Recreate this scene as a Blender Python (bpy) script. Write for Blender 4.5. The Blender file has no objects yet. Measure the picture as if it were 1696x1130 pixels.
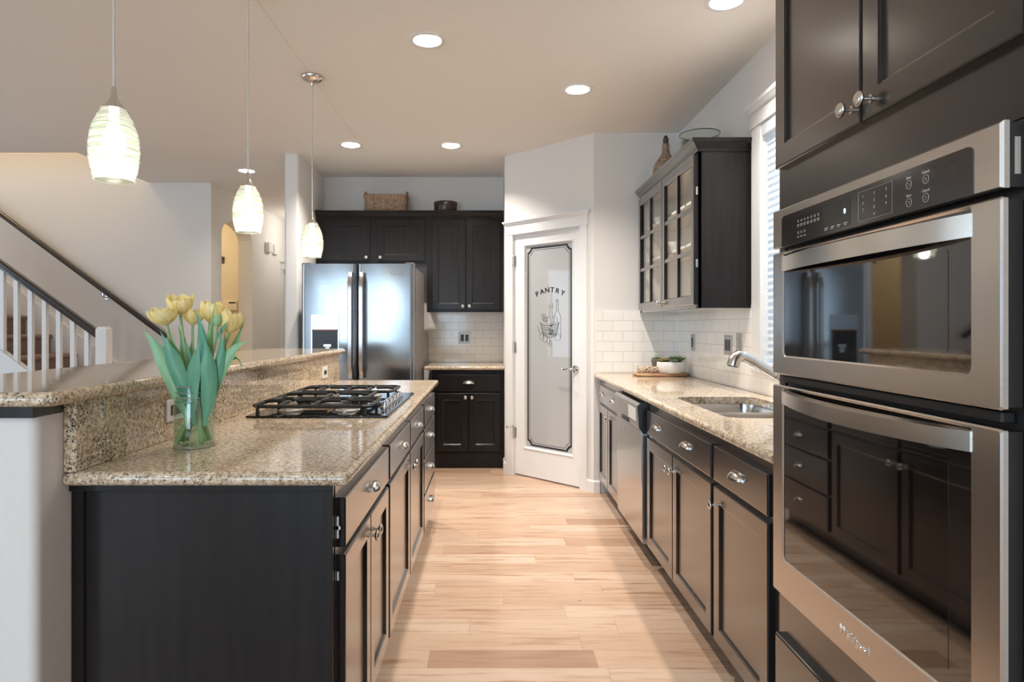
import bpy, math, random
from mathutils import Vector, Matrix
from mathutils.geometry import tessellate_polygon

R = math.radians
PI = math.pi
random.seed(7)
sc = bpy.context.scene
C = sc.collection

# ------------------------------------------------------------------ camera
cam_d = bpy.data.cameras.new('camera')
cam = bpy.data.objects.new('camera', cam_d)
C.objects.link(cam)
sc.camera = cam
CAM_H = 1.27
FPX = 1067.0
cam.location = (0, 0, CAM_H)
cam.rotation_euler = (R(90), 0, 0)
cam_d.sensor_width = 36
cam_d.lens = FPX / 1696 * 36
cam_d.shift_x = (848 - 813) / 1696
cam_d.shift_y = -(565 - 541) / 1696
cam_d.clip_start = 0.05

# ------------------------------------------------------------------ world, light, exposure
w = bpy.data.worlds.new('world')
sc.world = w
w.use_nodes = True
bg = w.node_tree.nodes['Background']
bg.inputs[0].default_value = (0.78, 0.88, 1.0, 1)
bg.inputs[1].default_value = 0.6
sc.view_settings.view_transform = 'Standard'
sc.view_settings.look = 'None'
sc.view_settings.gamma = 1
sc.view_settings.use_curve_mapping = False
sc.view_settings.exposure = 0.92
sc.cycles.use_denoising = True
sc.cycles.max_bounces = 9
sc.cycles.diffuse_bounces = 5
sc.cycles.glossy_bounces = 5
sc.cycles.transmission_bounces = 7
sc.cycles.transparent_max_bounces = 12
sc.cycles.caustics_reflective = False
sc.cycles.caustics_refractive = False
sc.cycles.sample_clamp_indirect = 6


def area(name, loc, rot, sx, sy, power, col, shape='RECTANGLE', spread=180):
    d = bpy.data.lights.new(name, 'AREA')
    d.shape = shape
    d.size = sx
    d.size_y = sy
    d.energy = power
    d.color = col
    d.spread = R(spread)
    o = bpy.data.objects.new(name, d)
    o.location = loc
    o.rotation_euler = rot
    C.objects.link(o)
    return o


DAY = (0.56, 0.79, 1.0)
WARM = (1.0, 0.93, 0.85)
# daylight through the dining-room windows behind the camera
area('daylight_rear_a', (-4.05, -4.15, 1.40), (R(90), 0, 0), 1.7, 2.1, 46, DAY)
area('daylight_rear_b', (-1.65, -4.15, 1.22), (R(90), 0, 0), 2.1, 2.26, 60, DAY)
# daylight through the living-room window
area('daylight_living', (-7.2, 3.0, 1.55), (R(90), 0, R(-90)), 3.2, 1.9, 28, DAY)
# daylight behind the blinds over the sink
area('daylight_sink', (1.95, 2.88, 1.75), (R(90), 0, R(90)), 1.3, 1.5, 11, DAY)

# ------------------------------------------------------------------ materials


def _mat(name):
    m = bpy.data.materials.new(name)
    m.use_nodes = True
    nt = m.node_tree
    return m, nt, nt.nodes['Principled BSDF']


def N(nt, t, **kw):
    n = nt.nodes.new(t)
    for k, v in kw.items():
        setattr(n, k, v)
    return n


def ramp(nt, fac, stops, interp='LINEAR'):
    r = N(nt, 'ShaderNodeValToRGB')
    r.color_ramp.interpolation = interp
    el = r.color_ramp.elements
    while len(el) < len(stops):
        el.new(0.5)
    for e, (p, c) in zip(el, stops):
        e.position = p
        e.color = (*c, 1) if len(c) == 3 else c
    nt.links.new(fac, r.inputs[0])
    return r.outputs[0]


def math_(nt, op, a, b=None, c=None):
    n = N(nt, 'ShaderNodeMath', operation=op)
    for i, x in enumerate((a, b, c)):
        if x is None:
            continue
        if isinstance(x, (int, float)):
            n.inputs[i].default_value = x
        else:
            nt.links.new(x, n.inputs[i])
    return n.outputs[0]


def coords(nt, scale=(1, 1, 1), out='Object'):
    tc = N(nt, 'ShaderNodeTexCoord')
    mp = N(nt, 'ShaderNodeMapping')
    mp.inputs['Scale'].default_value = scale
    nt.links.new(tc.outputs[out], mp.inputs[0])
    return mp.outputs[0]


def noise(nt, vec, scale, detail=3, rough=0.5, out='Fac'):
    n = N(nt, 'ShaderNodeTexNoise')
    n.inputs['Scale'].default_value = scale
    n.inputs['Detail'].default_value = detail
    n.inputs['Roughness'].default_value = rough
    nt.links.new(vec, n.inputs['Vector'])
    return n.outputs[out]


def bump(nt, bs, h, strength=0.1, dist=0.01):
    b = N(nt, 'ShaderNodeBump')
    b.inputs['Strength'].default_value = strength
    b.inputs['Distance'].default_value = dist
    nt.links.new(h, b.inputs['Height'])
    nt.links.new(b.outputs[0], bs.inputs['Normal'])


def pmat(name, c1, c2=None, rough=0.5, metal=0.0, scale=(20, 20, 20), nscale=1.0, coat=0.0, bmp=0.0,
         bdist=0.002, spec=0.5, ior=None, rrange=0.0, coat_rough=0.05, sss=0.0):
    m, nt, bs = _mat(name)
    c2 = c2 or tuple(x * 0.88 for x in c1)
    v = coords(nt, scale)
    f = noise(nt, v, nscale, 4, 0.55)
    nt.links.new(ramp(nt, f, [(0.32, c1), (0.68, c2)]), bs.inputs['Base Color'])
    bs.inputs['Roughness'].default_value = rough
    bs.inputs['Metallic'].default_value = metal
    bs.inputs['Specular IOR Level'].default_value = spec
    if ior:
        bs.inputs['IOR'].default_value = ior
    bs.inputs['Coat Weight'].default_value = coat
    bs.inputs['Coat Roughness'].default_value = coat_rough
    if sss:
        bs.inputs['Subsurface Weight'].default_value = sss
        bs.inputs['Subsurface Radius'].default_value = (0.01, 0.01, 0.005)
    if bmp:
        bump(nt, bs, f, bmp, bdist)
    return m


def emat(name, col, strength):
    m, nt, bs = _mat(name)
    bs.inputs['Base Color'].default_value = (*col, 1)
    bs.inputs['Emission Color'].default_value = (*col, 1)
    bs.inputs['Emission Strength'].default_value = strength
    return m


def thin_glass(name, tint=(0.97, 0.98, 0.98), gloss=0.6, rough=0.0):
    """pane seen through: clear transmission with a Fresnel reflection"""
    m, nt, bs = _mat(name)
    nt.nodes.remove(bs)
    tr = N(nt, 'ShaderNodeBsdfTransparent')
    tr.inputs[0].default_value = (*tint, 1)
    gl = N(nt, 'ShaderNodeBsdfGlossy')
    gl.inputs['Roughness'].default_value = rough
    gl.inputs[0].default_value = (1, 0.99, 0.98, 1)
    lw = N(nt, 'ShaderNodeLayerWeight')
    lw.inputs[0].default_value = 0.5
    mx = N(nt, 'ShaderNodeMixShader')
    f = math_(nt, 'MULTIPLY', math_(nt, 'ADD', math_(nt, 'MULTIPLY', math_(nt, 'POWER', lw.outputs['Facing'], 5.0), 0.96), 0.04), gloss)
    nt.links.new(f, mx.inputs[0])
    nt.links.new(tr.outputs[0], mx.inputs[1])
    nt.links.new(gl.outputs[0], mx.inputs[2])
    nt.links.new(mx.outputs[0], nt.nodes['Material Output'].inputs[0])
    return m


def spun_glass(name):
    m, nt, bs = _mat(name)
    nt.nodes.remove(bs)
    tr = N(nt, 'ShaderNodeBsdfTransparent')
    tr.inputs[0].default_value = (0.94, 0.97, 0.93, 1)
    tl = N(nt, 'ShaderNodeBsdfTranslucent')
    tl.inputs[0].default_value = (0.86, 0.90, 0.80, 1)
    gl = N(nt, 'ShaderNodeBsdfGlossy')
    gl.inputs['Roughness'].default_value = 0.06
    v = coords(nt, (6, 6, 95))
    f = noise(nt, v, 1.0, 3, 0.6)
    k = ramp(nt, f, [(0.35, (0.22, 0.22, 0.22)), (0.65, (0.66, 0.66, 0.66))])
    mx = N(nt, 'ShaderNodeMixShader')
    nt.links.new(k, mx.inputs[0])
    nt.links.new(tr.outputs[0], mx.inputs[1])
    nt.links.new(tl.outputs[0], mx.inputs[2])
    fr = N(nt, 'ShaderNodeLayerWeight')
    m2 = N(nt, 'ShaderNodeMixShader')
    nt.links.new(math_(nt, 'ADD', math_(nt, 'MULTIPLY', math_(nt, 'POWER', fr.outputs['Facing'], 4.0), 0.7), 0.05), m2.inputs[0])
    nt.links.new(mx.outputs[0], m2.inputs[1])
    nt.links.new(gl.outputs[0], m2.inputs[2])
    nt.links.new(m2.outputs[0], nt.nodes['Material Output'].inputs[0])
    return m


def granite(name):
    m, nt, bs = _mat(name)
    v = coords(nt, (1, 1, 1))
    big = noise(nt, v, 9.0, 4, 0.6)
    mid = noise(nt, v, 82.0, 4, 0.65)
    fine = noise(nt, v, 175.0, 3, 0.6)
    vo = N(nt, 'ShaderNodeTexVoronoi')
    vo.inputs['Scale'].default_value = 135.0
    nt.links.new(v, vo.inputs['Vector'])
    base = ramp(nt, mid, [(0.32, (0.22, 0.15, 0.09)), (0.445, (0.49, 0.38, 0.26)), (0.555, (0.67, 0.565, 0.435)), (0.72, (0.80, 0.735, 0.64))])
    cell = ramp(nt, vo.outputs['Color'], [(0.0, (0.75, 0.70, 0.64)), (0.5, (1, 1, 1)), (1.0, (1.05, 1.0, 0.92))])
    mul = N(nt, 'ShaderNodeMix', data_type='RGBA', blend_type='MULTIPLY')
    mul.inputs[0].default_value = 0.75
    nt.links.new(base, mul.inputs[6])
    nt.links.new(cell, mul.inputs[7])
    s = math_(nt, 'ADD', fine, math_(nt, 'MULTIPLY', math_(nt, 'SUBTRACT', big, 0.5), 0.35))
    spk = ramp(nt, s, [(0.375, (1, 1, 1)), (0.42, (0, 0, 0))])
    mx = N(nt, 'ShaderNodeMix', data_type='RGBA')
    nt.links.new(spk, mx.inputs[0])
    nt.links.new(mul.outputs[2], mx.inputs[6])
    mx.inputs[7].default_value = (0.055, 0.042, 0.032, 1)
    nt.links.new(mx.outputs[2], bs.inputs['Base Color'])
    bs.inputs['Roughness'].default_value = 0.07
    bs.inputs['IOR'].default_value = 1.55
    return m


def planks(name):
    """maple boards running along X, 0.133 wide, every row with its own length and offset"""
    m, nt, bs = _mat(name)
    tc = N(nt, 'ShaderNodeTexCoord')
    sp = N(nt, 'ShaderNodeSeparateXYZ')
    nt.links.new(tc.outputs['Object'], sp.inputs[0])
    x, y = sp.outputs[0], sp.outputs[1]
    yr = math_(nt, 'DIVIDE', y, 0.133)
    row = math_(nt, 'FLOOR', yr)
    fy = math_(nt, 'SUBTRACT', yr, row)
    wn = N(nt, 'ShaderNodeTexWhiteNoise', noise_dimensions='1D')
    nt.links.new(row, wn.inputs['W'])
    rr = wn.outputs['Value']
    ln = math_(nt, 'ADD', math_(nt, 'MULTIPLY', rr, 0.75), 0.62)
    xo = math_(nt, 'ADD', x, math_(nt, 'MULTIPLY', rr, 37.0))
    xr = math_(nt, 'DIVIDE', xo, ln)
    pl = math_(nt, 'FLOOR', xr)
    fx = math_(nt, 'MULTIPLY', math_(nt, 'SUBTRACT', xr, pl), ln)
    cb = N(nt, 'ShaderNodeCombineXYZ')
    nt.links.new(row, cb.inputs[0])
    nt.links.new(pl, cb.inputs[1])
    w2 = N(nt, 'ShaderNodeTexWhiteNoise', noise_dimensions='3D')
    nt.links.new(cb.outputs[0], w2.inputs['Vector'])
    pid = w2.outputs['Value']
    # grain coordinates, shifted by plank
    g = N(nt, 'ShaderNodeCombineXYZ')
    nt.links.new(math_(nt, 'ADD', math_(nt, 'MULTIPLY', x, 1.3), math_(nt, 'MULTIPLY', pid, 91.0)), g.inputs[0])
    nt.links.new(math_(nt, 'ADD', math_(nt, 'MULTIPLY', y, 16.0), math_(nt, 'MULTIPLY', pid, 53.0)), g.inputs[1])
    gr = noise(nt, g.outputs[0], 1.6, 5, 0.62)
    g2 = N(nt, 'ShaderNodeCombineXYZ')
    nt.links.new(math_(nt, 'ADD', math_(nt, 'MULTIPLY', x, 2.2), math_(nt, 'MULTIPLY', pid, 31.0)), g2.inputs[0])
    nt.links.new(math_(nt, 'ADD', math_(nt, 'MULTIPLY', y, 24.0), math_(nt, 'MULTIPLY', pid, 77.0)), g2.inputs[1])
    st = noise(nt, g2.outputs[0], 1.0, 4, 0.6)
    base = ramp(nt, pid, [(0.0, (0.40, 0.245, 0.16)), (0.22, (0.50, 0.335, 0.23)), (0.6, (0.56, 0.39, 0.277)), (1.0, (0.60, 0.445, 0.335))])
    gcol = ramp(nt, gr, [(0.25, (0.66, 0.54, 0.45)), (0.48, (1, 1, 1)), (0.8, (1.06, 1.05, 1.03))])
    mul = N(nt, 'ShaderNodeMix', data_type='RGBA', blend_type='MULTIPLY')
    mul.inputs[0].default_value = 0.85
    nt.links.new(base, mul.inputs[6])
    nt.links.new(gcol, mul.inputs[7])
    streak = ramp(nt, st, [(0.54, (0, 0, 0)), (0.70, (0.85, 0.85, 0.85))])
    m2 = N(nt, 'ShaderNodeMix', data_type='RGBA')
    nt.links.new(streak, m2.inputs[0])
    nt.links.new(mul.outputs[2], m2.inputs[6])
    m2.inputs[7].default_value = (0.33, 0.165, 0.095, 1)
    # knots
    kn = N(nt, 'ShaderNodeTexVoronoi')
    kn.inputs['Scale'].default_value = 2.6
    kv = N(nt, 'ShaderNodeCombineXYZ')
    nt.links.new(math_(nt, 'MULTIPLY', x, 0.8), kv.inputs[0])
    nt.links.new(math_(nt, 'MULTIPLY', y, 2.0), kv.inputs[1])
    nt.links.new(kv.outputs[0], kn.inputs['Vector'])
    kk = ramp(nt, kn.outputs['Distance'], [(0.012, (0.9, 0.9, 0.9)), (0.03, (0, 0, 0))])
    m3 = N(nt, 'ShaderNodeMix', data_type='RGBA')
    nt.links.new(kk, m3.inputs[0])
    nt.links.new(m2.outputs[2], m3.inputs[6])
    m3.inputs[7].default_value = (0.10, 0.04, 0.02, 1)
    # seams
    s1 = math_(nt, 'LESS_THAN', fy, 0.012)
    s2 = math_(nt, 'LESS_THAN', fx, 0.0022)
    seam = math_(nt, 'MULTIPLY', math_(nt, 'MAXIMUM', s1, s2), 0.55)
    m4 = N(nt, 'ShaderNodeMix', data_type='RGBA')
    nt.links.new(seam, m4.inputs[0])
    nt.links.new(m3.outputs[2], m4.inputs[6])
    m4.inputs[7].default_value = (0.30, 0.16, 0.085, 1)
    nt.links.new(m4.outputs[2], bs.inputs['Base Color'])
    bs.inputs['Roughness'].default_value = 0.30
    bump(nt, bs, math_(nt, 'SUBTRACT', 1.0, seam), 0.15, 0.002)
    return m


def tile(name, u, col=(0.85, 0.83, 0.795)):
    """glossy subway tile; u names the axis that runs along the wall"""
    m, nt, bs = _mat(name)
    tc = N(nt, 'ShaderNodeTexCoord')
    sp = N(nt, 'ShaderNodeSeparateXYZ')
    nt.links.new(tc.outputs['Object'], sp.inputs[0])
    cb = N(nt, 'ShaderNodeCombineXYZ')
    nt.links.new(sp.outputs['XYZ'.index(u)], cb.inputs[0])
    nt.links.new(math_(nt, 'SUBTRACT', sp.outputs[2], 0.914 - 0.0762 * 3), cb.inputs[1])
    br = N(nt, 'ShaderNodeTexBrick')
    br.inputs['Scale'].default_value = 1.0
    br.inputs['Brick Width'].default_value = 0.155
    br.inputs['Row Height'].default_value = 0.0785
    br.inputs['Mortar Size'].default_value = 0.0016
    br.inputs['Mortar Smooth'].default_value = 0.3
    br.inputs['Color1'].default_value = (*col, 1)
    br.inputs['Color2'].default_value = (*[x * 1.04 for x in col], 1)
    br.inputs['Mortar'].default_value = (0.56, 0.53, 0.49, 1)
    nt.links.new(cb.outputs[0], br.inputs['Vector'])
    nt.links.new(br.outputs['Color'], bs.inputs['Base Color'])
    bs.inputs['Roughness'].default_value = 0.10
    bump(nt, bs, math_(nt, 'SUBTRACT', 1.0, br.outputs['Fac']), 0.5, 0.0015)
    return m


def steel(name, col=(0.60, 0.585, 0.57), rough=0.26, axis='z', bmp=0.05, aniso=0.0):
    m, nt, bs = _mat(name)
    s = {'z': (300, 300, 3), 'x': (3, 300, 300), 'y': (300, 3, 300)}[axis]
    v = coords(nt, s)
    f = noise(nt, v, 1.0, 2, 0.5)
    nt.links.new(ramp(nt, f, [(0.3, col), (0.7, tuple(x * 0.93 for x in col))]), bs.inputs['Base Color'])
    bs.inputs['Metallic'].default_value = 1
    bs.inputs['Roughness'].default_value = rough
    if aniso:
        bs.inputs['Anisotropic'].default_value = aniso
        tg = N(nt, 'ShaderNodeTangent', direction_type='RADIAL', axis='Z')
        nt.links.new(tg.outputs[0], bs.inputs['Tangent'])
    bump(nt, bs, f, bmp, 0.001)
    return m


def cabinet_wood(name, c1=(0.0095, 0.0084, 0.0084), c2=(0.0165, 0.0142, 0.0136), rough=0.22):
    m, nt, bs = _mat(name)
    v = coords(nt, (45, 45, 2.2))
    f = noise(nt, v, 1.0, 5, 0.6)
    g = noise(nt, coords(nt, (3, 3, 1.5)), 1.0, 2)
    fm = math_(nt, 'ADD', math_(nt, 'MULTIPLY', f, 0.6), math_(nt, 'MULTIPLY', g, 0.4))
    nt.links.new(ramp(nt, fm, [(0.35, c1), (0.65, c2)]), bs.inputs['Base Color'])
    bs.inputs['Roughness'].default_value = 0.6
    bs.inputs['Specular IOR Level'].default_value = 0.05
    # satin lacquer over the stain: weak head-on, strong at grazing angles
    gl = N(nt, 'ShaderNodeBsdfGlossy')
    gl.inputs['Roughness'].default_value = rough
    gl.inputs[0].default_value = (1, 0.99, 0.98, 1)
    lw = N(nt, 'ShaderNodeLayerWeight')
    lw.inputs[0].default_value = 0.5
    k = math_(nt, 'ADD', math_(nt, 'MULTIPLY', math_(nt, 'POWER', lw.outputs['Facing'], 2.7), 0.92), 0.012)
    mx = N(nt, 'ShaderNodeMixShader')
    nt.links.new(k, mx.inputs[0])
    nt.links.new(bs.outputs[0], mx.inputs[1])
    nt.links.new(gl.outputs[0], mx.inputs[2])
    nt.links.new(mx.outputs[0], nt.nodes['Material Output'].inputs[0])
    return m


def weave(name, c1, c2, sx=60, sz=90):
    m, nt, bs = _mat(name)
    f = noise(nt, coords(nt, (sx, sx, sz)), 1.0, 4, 0.7)
    nt.links.new(ramp(nt, f, [(0.3, c1), (0.6, c2)]), bs.inputs['Base Color'])
    bs.inputs['Roughness'].default_value = 0.75
    bump(nt, bs, f, 0.6, 0.003)
    return m


def frosted(name):
    m, nt, bs = _mat(name)
    f = noise(nt, coords(nt, (400, 400, 400)), 1.0, 2)
    nt.links.new(ramp(nt, f, [(0.3, (0.50, 0.505, 0.50)), (0.7, (0.48, 0.485, 0.48))]), bs.inputs['Base Color'])
    bs.inputs['Roughness'].default_value = 0.55
    bs.inputs['Transmission Weight'].default_value = 0.12
    bs.inputs['Coat Weight'].default_value = 1.0
    bs.inputs['Coat Roughness'].default_value = 0.02
    return m


def petal(name):
    m, nt, bs = _mat(name)
    f = noise(nt, coords(nt, (30, 30, 30)), 1.0, 4)
    col = ramp(nt, f, [(0.3, (0.98, 0.85, 0.38)), (0.7, (0.99, 0.93, 0.62))])
    nt.links.new(col, bs.inputs['Base Color'])
    bs.inputs['Roughness'].default_value = 0.5
    tl = N(nt, 'ShaderNodeBsdfTranslucent')
    nt.links.new(col, tl.inputs[0])
    mx = N(nt, 'ShaderNodeMixShader')
    mx.inputs[0].default_value = 0.45
    nt.links.new(bs.outputs[0], mx.inputs[1])
    nt.links.new(tl.outputs[0], mx.inputs[2])
    nt.links.new(mx.outputs[0], nt.nodes['Material Output'].inputs[0])
    return m


def slat(name):
    m, nt, bs = _mat(name)
    f = noise(nt, coords(nt, (8, 8, 8)), 1.0, 2)
    col = ramp(nt, f, [(0.3, (0.86, 0.87, 0.88)), (0.7, (0.83, 0.84, 0.85))])
    nt.links.new(col, bs.inputs['Base Color'])
    bs.inputs['Roughness'].default_value = 0.45
    tl = N(nt, 'ShaderNodeBsdfTranslucent')
    nt.links.new(col, tl.inputs[0])
    mx = N(nt, 'ShaderNodeMixShader')
    mx.inputs[0].default_value = 0.4
    nt.links.new(bs.outputs[0], mx.inputs[1])
    nt.links.new(tl.outputs[0], mx.inputs[2])
    nt.links.new(mx.outputs[0], nt.nodes['Material Output'].inputs[0])
    return m


M = {
    'wall': pmat('wall_paint', (0.76, 0.738, 0.71), (0.745, 0.723, 0.695), 0.75, scale=(90, 90, 90), bmp=0.06),
    'wall_warm': pmat('wall_paint_warm', (0.63, 0.56, 0.45), (0.61, 0.54, 0.435), 0.75, scale=(90, 90, 90), bmp=0.06),
    'ceil': pmat('ceiling_paint', (0.84, 0.808, 0.762), (0.825, 0.793, 0.747), 0.85, scale=(70, 70, 70), bmp=0.05),
    'white': pmat('white_trim_paint', (0.80, 0.795, 0.785), (0.78, 0.775, 0.765), 0.35, scale=(8, 8, 8)),
    'pony': pmat('pony_wall_paint', (0.70, 0.68, 0.66), (0.68, 0.66, 0.64), 0.7, scale=(90, 90, 90), bmp=0.08),
    'floor': planks('maple_floor'),
    'granite': granite('granite'),
    'cab': cabinet_wood('espresso_cabinet'),
    'cabdark': cabinet_wood('espresso_recess', (0.012, 0.009, 0.008), (0.016, 0.012, 0.01), 0.5),
    'cabin': pmat('maple_cabinet_lining', (0.78, 0.70, 0.60), (0.74, 0.66, 0.56), 0.5, scale=(30, 30, 3)),
    'steel': steel('brushed_steel'),
    'steelh': steel('brushed_steel_along_front', (0.62, 0.59, 0.56), 0.27, 'y'),
    'fridge': steel('fridge_steel', (0.35, 0.36, 0.375), 0.2, 'x', 0.02, 0.85),
    'fridgeside': pmat('fridge_side_paint', (0.20, 0.185, 0.175), (0.18, 0.168, 0.16), 0.45),
    'sink': steel('sink_steel', (0.70, 0.69, 0.68), 0.2, 'y', 0.02),
    'nickel': pmat('brushed_nickel', (0.72, 0.69, 0.65), (0.66, 0.63, 0.59), 0.22, 1.0),
    'chrome': pmat('polished_chrome', (0.78, 0.78, 0.78), (0.74, 0.74, 0.74), 0.08, 1.0),
    'black': pmat('black_plastic', (0.012, 0.012, 0.013), (0.016, 0.016, 0.017), 0.35),
    'iron': pmat('cast_iron', (0.014, 0.014, 0.015), (0.022, 0.022, 0.022), 0.42, scale=(150, 150, 150), bmp=0.2, bdist=0.001),
    'bglass': pmat('black_glass', (0.010, 0.008, 0.008), (0.012, 0.010, 0.009), 0.03, ior=2.2),
    'cookglass': pmat('cooktop_glass', (0.010, 0.010, 0.011), (0.012, 0.012, 0.012), 0.04, ior=1.42),
    'panelglass': pmat('control_panel_glass', (0.035, 0.030, 0.028), (0.038, 0.033, 0.03), 0.12, ior=1.6),
    'innerglass': pmat('oven_window_glass', (0.004, 0.003, 0.003), (0.005, 0.004, 0.004), 0.03, ior=2.2),
    'burner': pmat('burner_aluminium', (0.62, 0.58, 0.52), (0.55, 0.51, 0.46), 0.35, 0.6),
    'glass': thin_glass('clear_glass'),
    'jarglass': thin_glass('jar_glass', (0.90, 0.96, 0.93), 1.3),
    'jarrim': pmat('jar_rim_glass', (0.86, 0.93, 0.90), (0.82, 0.90, 0.87), 0.05, spec=0.8),
    'bowlglass': thin_glass('bowl_glass', (0.88, 0.91, 0.90), 1.0),
    'rimglass': pmat('grey_glass_rim', (0.16, 0.18, 0.18), (0.12, 0.14, 0.14), 0.12),
    'water': thin_glass('water', (0.90, 0.95, 0.90), 0.5),
    'frost': frosted('frosted_glass'),
    'ink': pmat('black_etching', (0.012, 0.012, 0.014), (0.016, 0.016, 0.018), 0.4),
    'shade': spun_glass('spun_glass'),
    'thread': pmat('glass_thread', (0.86, 0.90, 0.82), (0.80, 0.85, 0.77), 0.15, sss=0.0),
    'cord': pmat('clear_cord', (0.66, 0.63, 0.58), (0.60, 0.57, 0.52), 0.35),
    'bulb': emat('lit_bulb', (1.0, 0.95, 0.86), 2.4),
    'can': pmat('can_reflector', (0.90, 0.89, 0.87), (0.86, 0.85, 0.83), 0.22, 0.35),
    'canlamp': emat('lit_lamp_face', (1.0, 0.95, 0.88), 2.6),
    'tilex': tile('subway_tile_x', 'X'),
    'tiley': tile('subway_tile_y', 'Y'),
    'blind': slat('blind_slats'),
    'rail': pmat('dark_handrail', (0.022, 0.015, 0.012), (0.035, 0.024, 0.02), 0.3, scale=(6, 60, 60), coat=0.3),
    'carpet': pmat('brown_carpet', (0.36, 0.25, 0.20), (0.23, 0.155, 0.12), 0.95, scale=(160, 160, 160), bmp=0.8, bdist=0.004),
    'basket': weave('wicker', (0.10, 0.055, 0.03), (0.44, 0.30, 0.20)),
    'wrap': weave('woven_cane', (0.09, 0.055, 0.04), (0.40, 0.28, 0.19), 45, 70),
    'darkwood': pmat('dark_brown_wood', (0.035, 0.018, 0.011), (0.05, 0.027, 0.017), 0.28, scale=(12, 12, 50)),
    'board': pmat('live_edge_wood', (0.50, 0.31, 0.18), (0.34, 0.18, 0.09), 0.5, scale=(6, 26, 40)),
    'cholla': pmat('cactus_wood', (0.62, 0.48, 0.35), (0.50, 0.36, 0.24), 0.75, scale=(60, 60, 60)),
    'ceramic': pmat('white_ceramic', (0.78, 0.765, 0.74), (0.74, 0.725, 0.70), 0.4),
    'claypot': pmat('grey_clay', (0.21, 0.165, 0.14), (0.17, 0.135, 0.115), 0.75),
    'soil': pmat('potting_soil', (0.03, 0.02, 0.014), (0.05, 0.035, 0.025), 0.95, scale=(150, 150, 150), bmp=0.6, bdist=0.004),
    'succ': pmat('succulent_green', (0.20, 0.27, 0.12), (0.13, 0.20, 0.08), 0.5, scale=(30, 30, 30)),
    'succpale': pmat('succulent_pale', (0.44, 0.52, 0.36), (0.34, 0.43, 0.27), 0.5, scale=(30, 30, 30)),
    'succred': pmat('succulent_olive', (0.42, 0.33, 0.13), (0.26, 0.23, 0.09), 0.5, scale=(30, 30, 30)),
    'petal': petal('tulip_petal'),
    'leafblue': pmat('tulip_leaf_blue', (0.085, 0.30, 0.19), (0.15, 0.37, 0.235), 0.42, scale=(25, 25, 8)),
    'leaf': pmat('tulip_leaf', (0.15, 0.36, 0.12), (0.24, 0.44, 0.17), 0.42, scale=(25, 25, 8)),
    'leaflight': pmat('tulip_leaf_light', (0.30, 0.53, 0.30), (0.22, 0.46, 0.26), 0.42, scale=(25, 25, 8)),
    'stem': pmat('tulip_stem', (0.36, 0.50, 0.24), (0.30, 0.46, 0.22), 0.45),
    'bud': pmat('tulip_bud', (0.30, 0.47, 0.27), (0.38, 0.52, 0.27), 0.5),
    'plate': pmat('outlet_plate_steel', (0.42, 0.385, 0.355), (0.38, 0.35, 0.32), 0.35, 0.8),
    'plateivory': pmat('white_outlet_plate', (0.72, 0.71, 0.69), (0.69, 0.68, 0.66), 0.4),
    'ivory': pmat('ivory_plastic', (0.72, 0.65, 0.50), (0.70, 0.63, 0.48), 0.45),
    'print': pmat('pale_print', (0.62, 0.60, 0.57), (0.60, 0.58, 0.55), 0.4),
    'lcd': pmat('grey_display', (0.03, 0.035, 0.03), (0.035, 0.04, 0.035), 0.2),
    'blue': emat('lit_blue_segment', (0.25, 0.45, 1.0), 2.5),
    'brown': pmat('reddish_brown_wood', (0.30, 0.115, 0.05), (0.24, 0.085, 0.035), 0.35),
    'green': pmat('green_candle_wax', (0.10, 0.17, 0.115), (0.085, 0.15, 0.10), 0.4),
    'hinge': pmat('satin_hinge', (0.58, 0.57, 0.55), (0.54, 0.53, 0.51), 0.3, 0.9),
    'sticker': pmat('white_sticker', (0.80, 0.80, 0.80), (0.76, 0.76, 0.76), 0.5),
    'seam': pmat('ceiling_seam_paint', (0.79, 0.755, 0.705), (0.78, 0.745, 0.695), 0.85),
}

# ------------------------------------------------------------------ mesh helpers


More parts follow.
